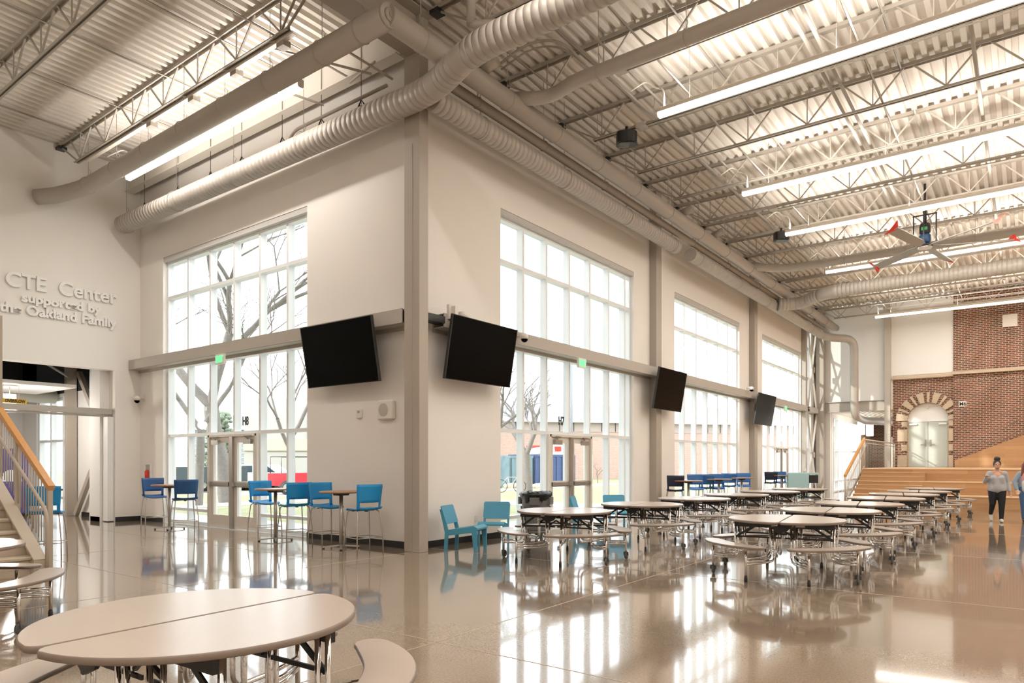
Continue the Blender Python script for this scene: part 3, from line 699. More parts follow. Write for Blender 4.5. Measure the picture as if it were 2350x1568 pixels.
b = MB(); b.prism([(EY-.10, 5.24), (EY-.10, 5.32), (EY+.02, 5.42), (EY+.4, 5.42), (EY+.4, 5.24)], -4.98, -2.62, 'X')
b.prism([(EY-.16, 5.30), (EY-.16, 5.36), (EY-.02, 5.46), (EY+.4, 5.46), (EY+.4, 5.30)], -2.66, XR, 'X')
struct(b.build('trim_stone_ledge', 'stone'))
b = MB()      # inside of arch: plaster lunette and two door leaves
N = 16; poly = [(ax+AR*math.cos(math.pi*k/N), AS+AR*math.sin(math.pi*k/N)) for k in range(N+1)]
b.prism(poly, EY+.28, EY+.34, 'Y'); b.box(ax-AR, EY+.22, AS-.05, ax+AR, EY+.34, AS+.01)
r = bpy.data.objects.new('door_4', None); COL.objects.link(r); struct(r)
fixn(b.build('door_transom', 'white_p', r))
for s in (-1, 1):
    b = MB(); b.box(ax+s*.01, EY+.24, LZ, ax+s*(AR-.05), EY+.29, AS-.06); l = b.build('door_leaf', 'door_pale', r)
    b = MB(); b.box(ax+s*.09-.03, EY+.205, LZ+.92, ax+s*.09+.03, EY+.235, LZ+1.22); b.bar((ax+s*.09, EY+.18, LZ+1.0), (ax+s*.28, EY+.18, LZ+1.0), .02, .03); b.build('door_handle', 'hardware', l)
    b = MB(); b.box(ax+s*.72, EY+.15, AS-.2, ax+s*.42, EY+.23, AS-.13); b.build('door_closer', 'white_p', l)
b = MB(); b.box(ax-AR, EY+.2, LZ, ax-AR+.05, EY+.33, AS); b.box(ax+AR-.05, EY+.2, LZ, ax+AR, EY+.33, AS); b.build('door_frame', 'stone', r)
b = MB(); b.ball((ax-.02, EY+.25, 3.93), .06); tag(b.build('alarm_dome', 'white'), 'small round white alarm dome above the arched double door', 'alarm')
t = MB().box(-2.42, EY-.02, 3.90, -2.14, EY-.001, 4.12).build('door_number_sign', 'white_p'); tag(t, 'small white sign reading M6 on the brick right of the arch', 'sign')
text_mesh('lettering', 'M6', .22, .003, 'ink', Matrix.Translation((-2.40, EY-.023, 3.935)) @ FACE_MY, t, bold=.006, sx=.9)
b = MB(); b.box(-.87, EY-.06, 7.16, -.36, EY, 7.68); tag(b.build('wall_panel', 'white'), 'square white panel set high in the brick end wall', 'panel')
b = MB()
for k in range(60): 
    x = -2.4+k*.2; b.sweep([(x+.07*math.cos(a*.52), EY-.02, 5.10-.10*math.sin(a*.52)-.0) for a in range(7)], .012, 4)
struct(b.build('trim_scallop_course', 'stone'))
b = MB(); b.box(-1.1, EY-.06, 7.85, XR, EY-.0, 8.15); 
struct(b.build('trim_soldier_course', 'brick'))
# far lobby behind the opening
b = MB(); b.box(-7.9, EY+.25, 3.95, -2.6, 45.6, 4.1); struct(b.build('ceiling_far_lobby', 'deck'))
b = MB()
x = -7.6
while x < -4: b.box(x, EY+.3, 3.86, x+.07, 45.4, 3.95); x += .2
struct(b.build('trim_lobby_deck_rib', 'deck'))
struct(MB().box(-7.8, 45.4, 0, -2.5, 45.6, 4).box(-5.0, 41, 0, -4.7, 45.4, 4).build('wall_far_lobby', 'brick'))
b = MB(); b.box(-6.2, 43.5, 0, -5.0, 43.6, 2.9); struct(b.build('wall_far_lobby_panel', 'wall_cool'))
r = bpy.data.objects.new('window_6', None); COL.objects.link(r); struct(r); b = MB()
for k in range(8): b.box(-7.72, 36.2+k*.9-.03, 0, -7.58, 36.2+k*.9+.03, 3.6)
for z in (.06, .55, 2.05, 3.6): b.box(-7.71, 36.2, z-.035, -7.59, 42.5, z+.035)
b.build('window_frame', 'frame', r)
MB().add([(-7.66, 36.2, 0), (-7.66, 42.5, 0), (-7.66, 42.5, 3.6), (-7.66, 36.2, 3.6)], [(0, 1, 2, 3)]).build('window_pane', 'glass', r)
struct(MB().box(-7.8, 42.5, 0, -7.5, 45.5, 4).box(-7.8, 35.8, 0, -7.6, 36.2, 4).box(-7.8, 36.2, 3.63, -7.6, 42.5, 4).build('wall_far_lobby_west', 'wall'))
def pendant(x, y, z, r, h, ztop, lab, pw=40):
    t = thing('pendant_lamp', lab, 'light', (x, y, z), 0, 'glowing cylinder pendants')
    MB().lathe([(r, 0), (r, h)], seg=24).build('lamp_shade', 'pendant_lens', t)
    MB().sweep([(0, 0, h), (0, 0, ztop-z)], .008, 6).build('stem', 'steel', t)
    MB().lathe([(.16, ztop-z-.03), (.16, ztop-z)], seg=20).build('canopy_plate', 'white_p', t)
    ld = bpy.data.lights.new('lamp', 'POINT'); ld.energy = pw; ld.shadow_soft_size = r; ld.color = (1, .93, .85); o = bpy.data.objects.new('lamp', ld); COL.objects.link(o); o.parent = t; o.location = (0, 0, -.12)
p = at(1978, 1000, 34); pendant(-6.62, 37.6, 2.85, .17, .72, 3.86, 'left glowing pendant lamp in the far lobby opening')
pendant(-6.60, 39.8, 2.85, .17, .72, 3.86, 'right glowing pendant lamp in the far lobby opening')
# ================================================================ BLEACHER STAIR
t = thing('bleacher_stair', 'wide oak seating stair at the far end of the hall', 'bleachers', (0, 0, 0))
BX = -4.75; BY = 25.55; TR = .84; HT = .42
b = MB()
for k in range(3): b.box(BX, BY+k*TR, k*HT, XR-.1, BY+(k+1)*TR+(0 if k < 2 else 0), (k+1)*HT-.03)
b.build('riser', 'wood', t)
b = MB()
for k in range(3): b.box(BX-.01, BY+k*TR-.02, (k+1)*HT-.03, XR-.1, BY+(k+1)*TR+(0 if k < 2 else EY-BY-3*TR-.02), (k+1)*HT)
b.build('tread', 'wood_edge', t)
b = MB()
for k in range(3):
    for j in (1, 2): b.box(BX-.005, BY+k*TR-j*.28, max(0, k*HT), BX+1.95, BY+k*TR-(j-1)*.28, (k+1)*HT-j*.14)
b.build('step', 'wood', t)
b = MB()
for k in range(3):
    for j in (1, 2): b.box(BX-.01, BY+k*TR-j*.28-.01, (k+1)*HT-j*.14, BX+1.95, BY+k*TR-(j-1)*.28, (k+1)*HT-j*.14+.012)
b.build('step_edge', 'wood_edge', t)
b = MB(); b.box(BX, BY+3*TR, 0, XR-.1, EY-.1, 1.225); b.build('landing_base', 'wood', t)
# sloping oak side panel in front of the brick
b = MB(); b.prism([(-2.56, LZ), (-2.56, 1.56), (-.14, 2.62), (3.4, 4.2), (9.3, 4.2), (9.3, LZ)], EY-.16, EY-.08, 'Y')
tag(b.build('wood_side_panel', 'wood'), 'sloping oak clad guard panel rising right above the seating stair', 'panel')
# railing on the left edge of the bleachers
t = thing('stair_railing', 'grey baluster railing with oak handrail at the left edge of the seating stair', 'railing')
x = BX-.1
b = MB(); b.sweep([(x, BY-.75, 0), (x, BY-.75, 1.0)], .03, 8); b.sweep([(x, BY+2.6, LZ), (x, BY+2.6, LZ+1.05)], .03, 8); b.sweep([(x, EY-.3, LZ), (x, EY-.3, LZ+1.05)], .03, 8); b.build('post', 'rail', t)
b = MB(); b.bar((x, BY-.78, 1.02), (x, BY+2.6, LZ+1.08), .07, .09); b.build('handrail', 'handrail', t)
b = MB(); b.sweep([(x, BY+2.6, LZ+1.05), (x, EY-.3, LZ+1.05)], .03, 8); b.sweep([(x, BY+2.6, LZ+.92), (x, EY-.3, LZ+.92)], .018, 6)
b.sweep([(x+.08, BY-.95, .35), (x+.08, BY-.6, .80), (x+.08, BY+2.5, LZ+.85)], .022, 6); b.bar((x, BY-.78, .08), (x, BY+2.6, LZ+.05), .03, .10); b.build('guide_rail', 'rail', t)
b = MB()
for k in range(1, 24): y = BY-.75+k*.14; zz = (y-BY+.78)/3.38; b.sweep([(x, y, .1+zz*(LZ-.05)), (x, y, 1.0+zz*(LZ+.03))], .009, 5)
y = BY+2.8
while y < EY-.35: b.sweep([(x, y, LZ), (x, y, LZ+1.04)], .006, 5); y += .24
b.build('baluster', 'rail', t)
# ================================================================ LETTERED WALL, SIGNS, SCREENS, FITTINGS
t = thing('wall_lettering', 'raised off-white three line lettering on the lobby wall', 'lettering', (CX, 6.5, 5))
for s, y, z, sz, sx in (('CTE  Center', 6.56, 5.40, .455, .97), ('supported by', 6.53, 5.10, .27, 1.13), ('the Oakland Family', 6.50, 4.815, .30, 1.02)):
    def wid(q):
        cu = bpy.data.curves.new('w', 'FONT'); cu.body = q; cu.size = sz; tt = bpy.data.objects.new('w', cu); COL.objects.link(tt); bpy.context.view_layer.update(); w_ = tt.dimensions.x*sx; bpy.data.objects.remove(tt); return w_
    W_ = wid(s); acc = ''
    for word in s.split(' '):
        if not word: acc += ' '; continue
        acc += word; x0 = wid(acc)-wid(word); acc += ' '
        o = text_mesh('word', word, sz, .022, 'letter', Matrix.Translation((CX+.03-CX, y-6.5-W_/2+x0, z-5)) @ FACE_PX, t, 'LEFT', bold=.011, sx=sx)
def exit_sign(kind, u, n, z, lab):
    t = thing('exit_sign', lab, 'exit sign', (0, 0, 0))
    b = MB(); mp = mapper(kind); ubox(b, mp, u-.16, n-.02, z-.12, u+.16, n+.03, z+.10); b.build('sign_case', 'white', t)
    if kind == 'N': F = Matrix.Translation((u, NY+n-.024, z-.075)) @ FACE_MY
    else: F = Matrix.Translation((WX-n+.024, u, z-.075)) @ FACE_PX
    text_mesh('sign_letters', 'EXIT', .19, .003, 'exit_green', F, t, 'CENTER', bold=.008, sx=.72)
exit_sign('N', -13.8, -.32, 3.69, 'green EXIT sign hanging under the girt above door H8')
exit_sign('W', 13.2, -.32, 3.70, 'green EXIT sign hanging under the girt above door H7')
exit_sign('W', 29.3, -.32, 3.70, 'tiny green EXIT sign over the farthest glazed door')
def door_sign(kind, u, z, s, lab):
    mp = mapper(kind); o = bpy.data.objects.new('door_number_sign', None); COL.objects.link(o); tag(o, lab, 'sign')
    F = (Matrix.Translation((u, NY+.16, z-.11)) @ FACE_MY) if kind == 'N' else (Matrix.Translation((WX-.16, u, z-.095)) @ FACE_PX)
    text_mesh('lettering', s, .26, .003, 'ink', F, o, 'CENTER', bold=.008, sx=.75)
door_sign('N', -13.62, 2.40, 'H8', 'door number sign H8 on the glass above the left double door')
door_sign('W', 13.1, 2.42, 'H7', 'door number sign H7 on the glass above the double door behind the bin')
# wall screens
def screen(kind, u0, u1, nt_, nb, zt, zb, lab):
    t = thing('wall_screen', lab, 'television', (0, 0, 0), 0, 'large tilted wall screens')
    mp = mapper(kind); b = MB()
    A = [Vector(mp(u0, nt_, zt)), Vector(mp(u1, nt_, zt)), Vector(mp(u1, nb, zb)), Vector(mp(u0, nb, zb))]
    nrm = (A[1]-A[0]).cross(A[3]-A[0]).normalized()
    if nrm.dot(Vector(mp(0, -1, 0))-Vector(mp(0, 0, 0))) < 0: nrm = -nrm
    c = sum(A, Vector())/4
    def ring(s, d): return [c+(a-c)*s+nrm*d for a in A]
    def slab(s, d0, d1, nm, m, par):
        r0, r1 = ring(s, d0), ring(s, d1); k = MB().add(r0+r1, [(0,1,2,3),(7,6,5,4),(0,4,5,1),(1,5,6,2),(2,6,7,3),(3,7,4,0)]); return fixn(k.build(nm, m, par))
    bz = slab(1.0, -.05, .0, 'bezel', 'bezel', t)
    k = MB().add(ring(.978, .002)+ring(.978, .001), [(0,1,2,3),(7,6,5,4),(0,4,5,1),(1,5,6,2),(2,6,7,3),(3,7,4,0)]); fixn(k.build('screen_panel', 'screen', t))
    um = (u0+u1)/2; k = MB(); p = Vector(mp(um, -.02, zt-.5)); q = c-nrm*.05; k.bar(p, q, .3, .25); k.bar(Vector(mp(um-.3, -.02, zt-.5)), Vector(mp(um+.3, -.02, zt-.5)), .05, .4); k.build('wall_mount', 'black', t)
screen('N', -10.70, -8.77, -.56, -.37, 3.94, 2.85, 'big dark screen left of the corner column, tilted down')
screen('W', 8.64, 10.47, -.56, -.37, 3.98, 2.90, 'big dark screen right of the corner column, tilted down')
screen('W', 16.75, 18.56, -.56, -.37, 3.99, 2.90, 'third dark screen, on the second column of the hall')
screen('W', 25.1, 27.2, -.56, -.37, 3.99, 2.86, 'smallest and farthest dark screen on the window wall')
def dome_cam(kind, u, n, z, lab):
    t = thing('security_camera', lab, 'camera', (0, 0, 0)); mp = mapper(kind); b = MB()
    ubox(b, mp, u-.07, n-.01, z-.02, u+.07, n, z+.16); ubox(b, mp, u-.03, n-.16, z+.06, u+.03, n, z+.12); b.lathe([(.02, .12), (.075, .08), (.08, .0)], mp(u, n-.17, z), 16); b.build('camera_body', 'white', t)
    b = MB(); b.ball(mp(u, n-.17, z), .068); b.build('camera_dome', 'screen', t)
dome_cam('N', -17.9, 0, 3.03, 'white dome camera on the left wall near the lettered wall corner')
dome_cam('W', 9.05, -.27, 3.98, 'white dome camera between the corner column and the right big screen')
dome_cam('W', 10.85, -.27, 3.88, 'white dome camera right of the second big screen')
dome_cam('W', 24.6, -.27, 4.05, 'white dome cameras near the farthest screen')
b = MB(); b.box(WX+.27, 8.80, 3.95, WX+.33, 8.96, 4.20); b.box(WX+.33, 8.85, 3.99, WX+.42, 8.93, 4.17); tag(b.build('wireless_box', 'white'), 'white wireless box on the girt beside the corner column', 'box')
t = thing('wall_speaker', 'square off-white wall speaker below the left screen', 'speaker', (-8.95, NY, 2.39)); MB().bbox((0, -.05, 0), (.19, .05, .17), .02).build('speaker_case', 'white', t)
mx = Matrix.Rotation(R(90), 4, 'X'); MB().lathe([(.115, 0), (.115, .006)], (-.02, -.10, 0), 24, mx).build('speaker_grille', 'grille', t)
t = thing('fire_strobe', 'small white fire alarm strobe on the wall below the left screen', 'alarm', (-9.68, NY, 2.36)); MB().bbox((0, -.03, 0), (.06, .03, .085), .01).build('strobe_case', 'white', t); MB().bbox((.02, -.065, .03), (.03, .01, .02), .005).build('strobe_lens', 'hardware', t)
t = thing('extinguisher_cabinet', 'recessed white fire extinguisher cabinet on the far left wall', 'cabinet', (-17.66, NY, 1.17)); b = MB()
for q in ((-.17, -.025, -.3, -.12, 0, .3), (.12, -.025, -.3, .17, 0, .3), (-.12, -.025, .25, .12, 0, .3), (-.12, -.025, -.3, .12, 0, -.25)): b.box(*q)
b.build('cabinet_frame', 'white_p', t); MB().box(-.12, -.012, -.25, .12, 0, .25).build('cabinet_back', 'grille', t); MB().lathe([(.05, -.2), (.05, .08), (.02, .12)], (0, -.04, 0), 12).build('extinguisher', 'red', t)
b = MB(); b.bbox((WX+.006, 9.9, .42), (.006, .04, .06), .003); tag(b.build('wall_outlet', 'white'), 'white wall outlet behind the teal lounge chairs', 'outlet')
# projectors
def projector(x, y, z, rz, lab):
    t = thing('ceiling_projector', lab, 'projector', (x, y, z), rz, 'black ceiling projectors'); b = MB()
    pr = []; 
    for k in range(20):
        a = 2*math.pi*k/20; pr.append((.21*math.copysign(abs(math.cos(a))**.6, math.cos(a)), .17*math.copysign(abs(math.sin(a))**.6, math.sin(a))))
    b.prism(pr, -.11, .11, 'Z'); b.build('projector_body', 'black', t)
    b = MB(); b.prism([(p[0]*.85, p[1]*.85) for p in pr], -.125, -.11, 'Z'); g = b.build('projector_grille', 'bezel', t)
    b = MB()
    for k in range(-3, 4): b.box(-.14, k*.03-.004, -.13, .05, k*.03+.004, -.125)
    b.build('grille_bar', 'hardware', g)
    MB().sweep([(0, 0, .11), (0, 0, .25)], .03, 8).build('projector_mount', 'black', t)
projector(-6.52, 12.55, 8.04, .6, 'nearest black rounded ceiling projector'); projector(-5.75, 20.7, 8.04, .6, 'farther black rounded ceiling projector at the end of the third light')
# ceiling fan
t = thing('ceiling_fan', 'big five blade ceiling fan with red blade tips', 'fan', (-2.2, 21.2, 7.2), 0)
b = MB(); b.lathe([(.18, .0), (.18, .05), (.12, .08)], seg=20); b.build('hub', 'motor', t)
MB().lathe([(.17, -.035), (.17, 0)], seg=24).build('hub_cover', 'white_p', t)
b = MB(); b.lathe([(.11, .62), (.13, .55), (.13, .38), (.10, .34)], seg=16); 
for dx, dy in ((-.26, 0), (.26, 0), (0, -.26), (0, .26)): b.box(dx-.015, dy-.015, .08, dx+.015, dy+.015, .86)
b.box(-.28, -.02, .84, .28, .02, .87); b.box(-.02, -.28, .84, .02, .28, .87); b.sweep([(0, 0, .6), (0, 0, 1.05)], .04, 8); b.sweep([(0, 0, 1.05), (0, 0, DZ-7.2)], .03, 8); b.build('motor_frame', 'motor', t)
MB().lathe([(.10, .34), (.14, .30), (.14, .14), (.10, .09)], seg=16).build('gearbox', 'motor_blue', t)
b = MB(); b.box(-.07, -.145, .42, .07, -.12, .50); b.build('status_light', mat('green_label', (.05, .4, .12), .5), t)
for ang in (-104, -37, 21, 79, 134):
    a = R(ang); d = Vector((math.cos(a), math.sin(a), 0)); s = Vector((-math.sin(a), math.cos(a), 0))
    b = MB(); n = Vector((0, 0, .04))
    def pt(r, w, z): return d*r+s*w+Vector((0, 0, z))
    vs = []
    for r_, w_ in ((.16, .07), (.45, .13), (2.0, .12)): vs += [pt(r_, -w_, -.02), pt(r_, w_, .05), pt(r_, w_, .07), pt(r_, -w_, .0)]
    b.add(vs, [(0,3,2,1),(8,9,10,11)]+[(i*4+k, i*4+(k+1) % 4, i*4+4+(k+1) % 4, i*4+4+k) for i in range(2) for k in range(4)])
    bl = fixn(b.build('blade', 'blade', t))
    b = MB(); vs = [pt(1.93, -.10, .0), pt(1.93, .10, .04), pt(2.02, .13, .16), pt(2.12, .16, .20), pt(2.08, 0, .05), pt(2.14, -.15, -.10), pt(2.03, -.12, -.05)]; m_ = len(vs); vs += [v+d*.02 for v in vs]
    b.add(vs, [tuple(range(m_)), tuple(reversed(range(m_, 2*m_)))]+[(i, (i+1) % m_, m_+(i+1) % m_, m_+i) for i in range(m_)]); fixn(b.build('blade_tip', 'red', bl))
# ================================================================ CAFETERIA TABLES
def rounded_half(Rr, gap, sgn, rc=.07):
    pts = []; x0 = gap; a0 = math.asin(min(1, (x0+rc)/(Rr-rc)))
    cy = math.sqrt((Rr-rc)**2-(x0+rc)**2)
    for k in range(5):   # corner at -y
        a = math.pi+ (k/4)*(math.pi/2-(math.atan2(x0+rc, cy)))*1.0
        pts.append((x0+rc+rc*math.cos(a), -cy+rc*math.sin(a)))
    A = math.atan2(-cy, x0+rc)
    for k in range(1, 28):
        a = A+(-2*A)*k/28; pts.append((Rr*math.cos(a), Rr*math.sin(a)))
    for k in range(5):
        a = math.atan2(cy, x0+rc)+(k/4)*(math.pi-math.atan2(cy, x0+rc)); pts.append((x0+rc+rc*math.cos(a), cy+rc*math.sin(a)))
    if sgn < 0: pts = [(-p[0], p[1]) for p in reversed(pts)]
    return pts
def slab_poly(b, poly, z0, z1, bev=.006):
    n = len(poly); cx = sum(p[0] for p in poly)/n; cy = sum(p[1] for p in poly)/n
    def off(d):
        out = []
        for i in range(n):
            p, q = Vector(poly[i-1]), Vector(poly[(i+1) % n]); t_ = (q-p).normalized(); nn = Vector((t_.y, -t_.x)); out.append((poly[i][0]-nn.x*d, poly[i][1]-nn.y*d))
        return out
    rings = [(off(bev), z0, 1), (poly, z0+bev, 1), (poly, z1-bev, 1), (off(bev), z1, 1)]
    base = len(b.v)
    for pl, z, _ in rings: b.v += [(p[0], p[1], z) for p in pl]
    b.m = 1; b.sm = True
    for k in range(3):
        for i in range(n): j = (i+1) % n; b.face([base+k*n+i, base+k*n+j, base+(k+1)*n+j, base+(k+1)*n+i])
    b.sm = False; b.face([base+i for i in reversed(range(n))]); b.m = 0; b.face([base+3*n+i for i in range(n)]); b.m = 0
def bench_poly(ac, half=R(31), ro=1.03, ri=.765):
    pts = []; 
    for k in range(15): a = ac-half+2*half*k/14; e = abs(k-7)/7; pts.append(((ro-.0*e)*math.cos(a), ro*math.sin(a)))
    e1 = ac+half
    for k in range(1, 6): f = k/6*math.pi; rm = (ro+ri+.06)/2; rr = rm+math.cos(f)*(ro-ri-.06)/2; aa = e1+math.sin(f)*.11; pts.append((rr*math.cos(aa), rr*math.sin(aa)))
    for k in range(15): a = ac+half-2*half*k/14; e = (abs(k-7)/7)**3; r_ = ri+.06*e; pts.append((r_*math.cos(a), r_*math.sin(a)))
    e2 = ac-half
    for k in range(5, 0, -1): f = k/6*math.pi; rm = (ro+ri+.06)/2; rr = rm+math.cos(f)*(ro-ri-.06)/2; aa = e2-math.sin(f)*.11; pts.append((rr*math.cos(aa), rr*math.sin(aa)))
    return pts
def make_table():
    t = thing('cafeteria_table', 'x', 'table', (0, 0, 0)); TZ = .74
    for s in (1, -1):
        b = MB(); slab_poly(b, rounded_half(.725, .007, s), TZ-.032, TZ); fixn(b.build('tabletop', ['laminate', 'band'], t))
    for q in range(4):
        ac = R(45+90*q); sx = 1 if math.cos(ac) > 0 else -1; sy = 1 if math.sin(ac) > 0 else -1
        b = MB(); slab_poly(b, bench_poly(ac), .42, .448); fixn(b.build('bench', ['laminate', 'band'], t))
        cxp, cyp = sx*.86, sy*.38; gx, gy = sx*.36, sy*.84
        b = MB(); b.sweep([(cxp, cyp, .105), (cxp, cyp, .42)], .016, 8); b.box(cxp-.05, cyp-.03, .405, cxp+.05, cyp+.03, .42); l = b.build('leg', 'chrome', t)
        w = MB(); mw = Matrix.Rotation(R(90), 4, 'Y') @ Matrix.Rotation(0, 4, 'Z'); w.lathe([(.02, -.016), (.052, -.014), (.056, 0), (.052, .014), (.02, .016)], (cxp, cyp+.02, .056), 20, mw); w.bar((cxp-.026, cyp+.01, .06), (cxp-.022, cyp, .115), .035, .006); w.bar((cxp+.026, cyp+.01, .06), (cxp+.022, cyp, .115), .035, .006); w.build('caster', 'wheel', l)
        b = MB(); b.sweep([(gx, gy, .06), (gx, gy, .42)], .016, 8); b.box(gx-.05, gy-.03, .405, gx+.05, gy+.03, .42); l = b.build('leg', 'chrome', t)
        w = MB(); w.lathe([(.020, .0), (.020, .05), (.017, .075)], (gx, gy, 0), 12); w.build('foot_cap', 'rubber', l)
        b = MB()
        for d in (0, 1):          # frame tubes from under the top down and outwards
            ox, oy = sx*(.56+.035*d), sy*(.24+.03*d)
            b.sweep(arc_path([(ox, oy, .70), (ox, oy, .235+.035*d), (sx*.72, sy*.38, .235+.035*d), (cxp, cyp+.0, .235+.035*d)], .10, 5), .0145, 8)
            ox, oy = sx*(.10+.04*d), sy*(.30+.02*d)
            b.sweep(arc_path([(ox, oy, .69), (ox, oy, .215+.035*d), (sx*.2, sy*.62, .215+.035*d), (gx, gy, .215+.035*d)], .09, 5), .0145, 8)
        b.sweep(arc_path([(sx*.16, sy*.27, .69), (sx*.16, sy*.27, .285), (sx*.24, sy*.60, .285), (gx, gy, .285)], .09, 5), .0145, 8)
        b.build('frame_tube', 'chrome', t)
        b = MB(); b.box(sx*.02, sy*.28, TZ-.105, sx*.60, sy*.31, TZ-.032); b.build('apron', 'black', t)
        b = MB(); b.bar((sx*.30, sy*.27, TZ-.05), (sx*.58, sy*.27, .50), .012, .03); b.bar((sx*.02, sy*.27, .505), (sx*.58, sy*.27, .505), .012, .022); b.bar((0, sy*.27, TZ-.14), (sx*.13, sy*.25, .52), .02, .02); b.build('fold_arm', 'black', t)
    for sy in (1, -1):
        b = MB(); b.prism([(-.16, TZ-.033), (.16, TZ-.033), (.08, TZ-.12), (-.02, TZ-.16), (-.10, TZ-.10)], sy*.50, sy*.52, 'Y'); b.bar((-.1, sy*.5, TZ-.05), (-.1, sy*.27, TZ-.06), .05, .04); fixn(b.build('hinge_plate', 'black', t))
        b = MB(); b.sweep([(-.02, sy*.60, TZ-.045), (-.10, sy*.57, TZ-.055)], .010, 6); b.build('release_handle', 'chrome', t)
    MB().box(.10, -.316, TZ-.085, .26, -.311, TZ-.055).build('label_plate', 'plate', t)
    MB().bbox((-.22, -.2, TZ-.09), (.02, .01, .03), .004).build('latch', 'yellow', t)
    return t
TB = None
TAB = [(-3.19, 1.75, 2, 'large round cafeteria table nearest the camera at lower left', 'single tables'),
 (-2.55, 9.40, 8, 'front table of the right row, nearest the camera', ''), (-2.48, 11.55, 7, 'second table of the right row', ''), (-2.45, 13.7, 8, 'third table of the right row', ''),
 (-2.38, 16.1, 7, 'fourth table of the right row', ''), (-2.33, 18.3, 8, 'fifth table of the right row', ''), (-2.25, 20.4, 6, 'sixth table of the right row', ''), (-2.15, 22.8, 7, 'last of the right row, before the oak stair', ''),
 (-5.72, 8.95, 6, 'front table of the left row, in front of the grey bin', ''), (-5.52, 11.2, 7, 'second table of the left row, before the teal chairs', ''), (-5.52, 13.6, 6, 'third table of the left row', ''),
 (-5.40, 15.8, 7, 'fourth table of the left row', ''), (-5.28, 18.0, 5, 'fifth table of the left row', ''), (-5.12, 20.2, 6, 'last table of the left row, near the pale cart', ''),
 (-7.72, 1.72, 4, 'cafeteria table cut off by the left edge of the picture', '')]
for i, (x, y, rz, l, g) in enumerate(TAB):
    lab = l if 'cafeteria' in l else 'round cafeteria table, '+l
    if TB is None: TB = make_table(); place(TB, True, (x, y, 0), R(rz), lab, 'round cafeteria tables')
    else: place(TB, False, (x, y, 0), R(rz), lab, 'round cafeteria tables')
# ================================================================ BAR STOOLS AND BAR TABLES
def shell_back(b, W0=.225, z0=.0, z1=.40, y0=-.20):
    # curved back panel with slot; local forward = +X
    nx, nz_ = 10, 8
    def pos(i, k, off):
        v = -1+2*i/nx; z = z0+(z1-z0)*k/nz_; f = k/nz_
        x = -.20-.05*f+.045*(v*v)+off; w = W0*(1-.04*math.cos(f*math.pi)); return (x, v*w, z)
    base = len(b.v)
    for off in (0, -.012):
        for k in range(nz_+1):
            for i in range(nx+1): b.v.append(pos(i, k, off))
    S = (nx+1)*(nz_+1); q = lambda i, k: base+k*(nx+1)+i
    hole = lambda i, k: (k < 2 and 1 <= i <= nx-2)
    old = b.sm; b.sm = True
    for k in range(nz_):
        for i in range(nx):
            if hole(i, k): continue
            b.face([q(i, k), q(i+1, k), q(i+1, k+1), q(i, k+1)]); b.face([S+q(i, k+1), S+q(i+1, k+1), S+q(i+1, k), S+q(i, k)])
    b.sm = False
    def solid(i, k): return 0 <= i < nx and 0 <= k < nz_ and not hole(i, k)
    for k in range(nz_):
        for i in range(nx):
            if not solid(i, k): continue
            if not solid(i-1, k): b.face([q(i, k), q(i, k+1), S+q(i, k+1), S+q(i, k)])
            if not solid(i+1, k): b.face([q(i+1, k+1), q(i+1, k), S+q(i+1, k), S+q(i+1, k+1)])
            if not solid(i, k-1): b.face([q(i+1, k), q(i, k), S+q(i, k), S+q(i+1, k)])
            if not solid(i, k+1): b.face([q(i, k+1), q(i+1, k+1), S+q(i+1, k+1), S+q(i, k+1)])
    b.sm = old
def make_stool(color):
    t = thing('bar_stool', 'x', 'stool', (0, 0, 0)); SZ = .70
    b = MB(); nx = 8; prof = [(-.215, .035), (-.19, .008), (-.12, -.004), (.05, -.004), (.17, .002), (.215, -.022)]
    base = 0
    for off in (0, -.014):
        for px_, pz in prof:
            for i in range(nx+1): v = -1+2*i/nx; w = .225*(1-.10*max(0, (px_-.05)/.2)); b.v.append((px_, v*w, SZ+pz+.018*v*v+off))
    n = nx+1; S = len(prof)*n; b.sm = True
    for k in range(len(prof)-1):
        for i in range(nx): b.face([k*n+i, (k+1)*n+i, (k+1)*n+i+1, k*n+i+1]); b.face([S+k*n+i+1, S+(k+1)*n+i+1, S+(k+1)*n+i, S+k*n+i])
    b.sm = False
    for k in range(len(prof)-1): b.face([k*n, S+k*n, S+(k+1)*n, (k+1)*n]); b.face([k*n+nx, (k+1)*n+nx, S+(k+1)*n+nx, S+k*n+nx])
    for i in range(nx): b.face([i+1, S+i+1, S+i, i]); e = (len(prof)-1)*n; b.face([e+i, S+e+i, S+e+i+1, e+i+1])
    fixn(b.build('seat', color, t))
    b = MB(); shell_back(b); o = b.build('backrest', color, t); o.location.z = SZ+.018
    for sx in (1, -1):
        for sy in (1, -1):
            b = MB(); b.sweep(arc_path([(sx*.08, sy*.19, SZ-.015), (sx*.17, sy*.20, SZ-.03), (sx*.215, sy*.235, .30), (sx*.225, sy*.24, .0)], .05, 4), .0105, 8); b.build('leg', 'silver', t)
    b = MB(); z = .24; c = [(.218, .236, z), (.218, -.236, z), (-.218, -.236, z), (-.218, .236, z)]
    for i in range(4): b.sweep([c[i], c[(i+1) % 4]], .008, 6)
    b.build('footrest', 'silver', t)
    b = MB(); b.box(-.12, -.02, SZ-.035, -.06, .02, SZ-.02); b.box(.0, -.20, SZ-.028, .03, .20, SZ-.016); b.build('under_frame', 'black', t)
    return t
STP = {}
def stool(color, x, y, deg, lab, grp):
    if color not in STP: STP[color] = make_stool(color); place(STP[color], True, (x, y, 0), R(deg), lab, grp)
    else: place(STP[color], False, (x, y, 0), R(deg), lab, grp)
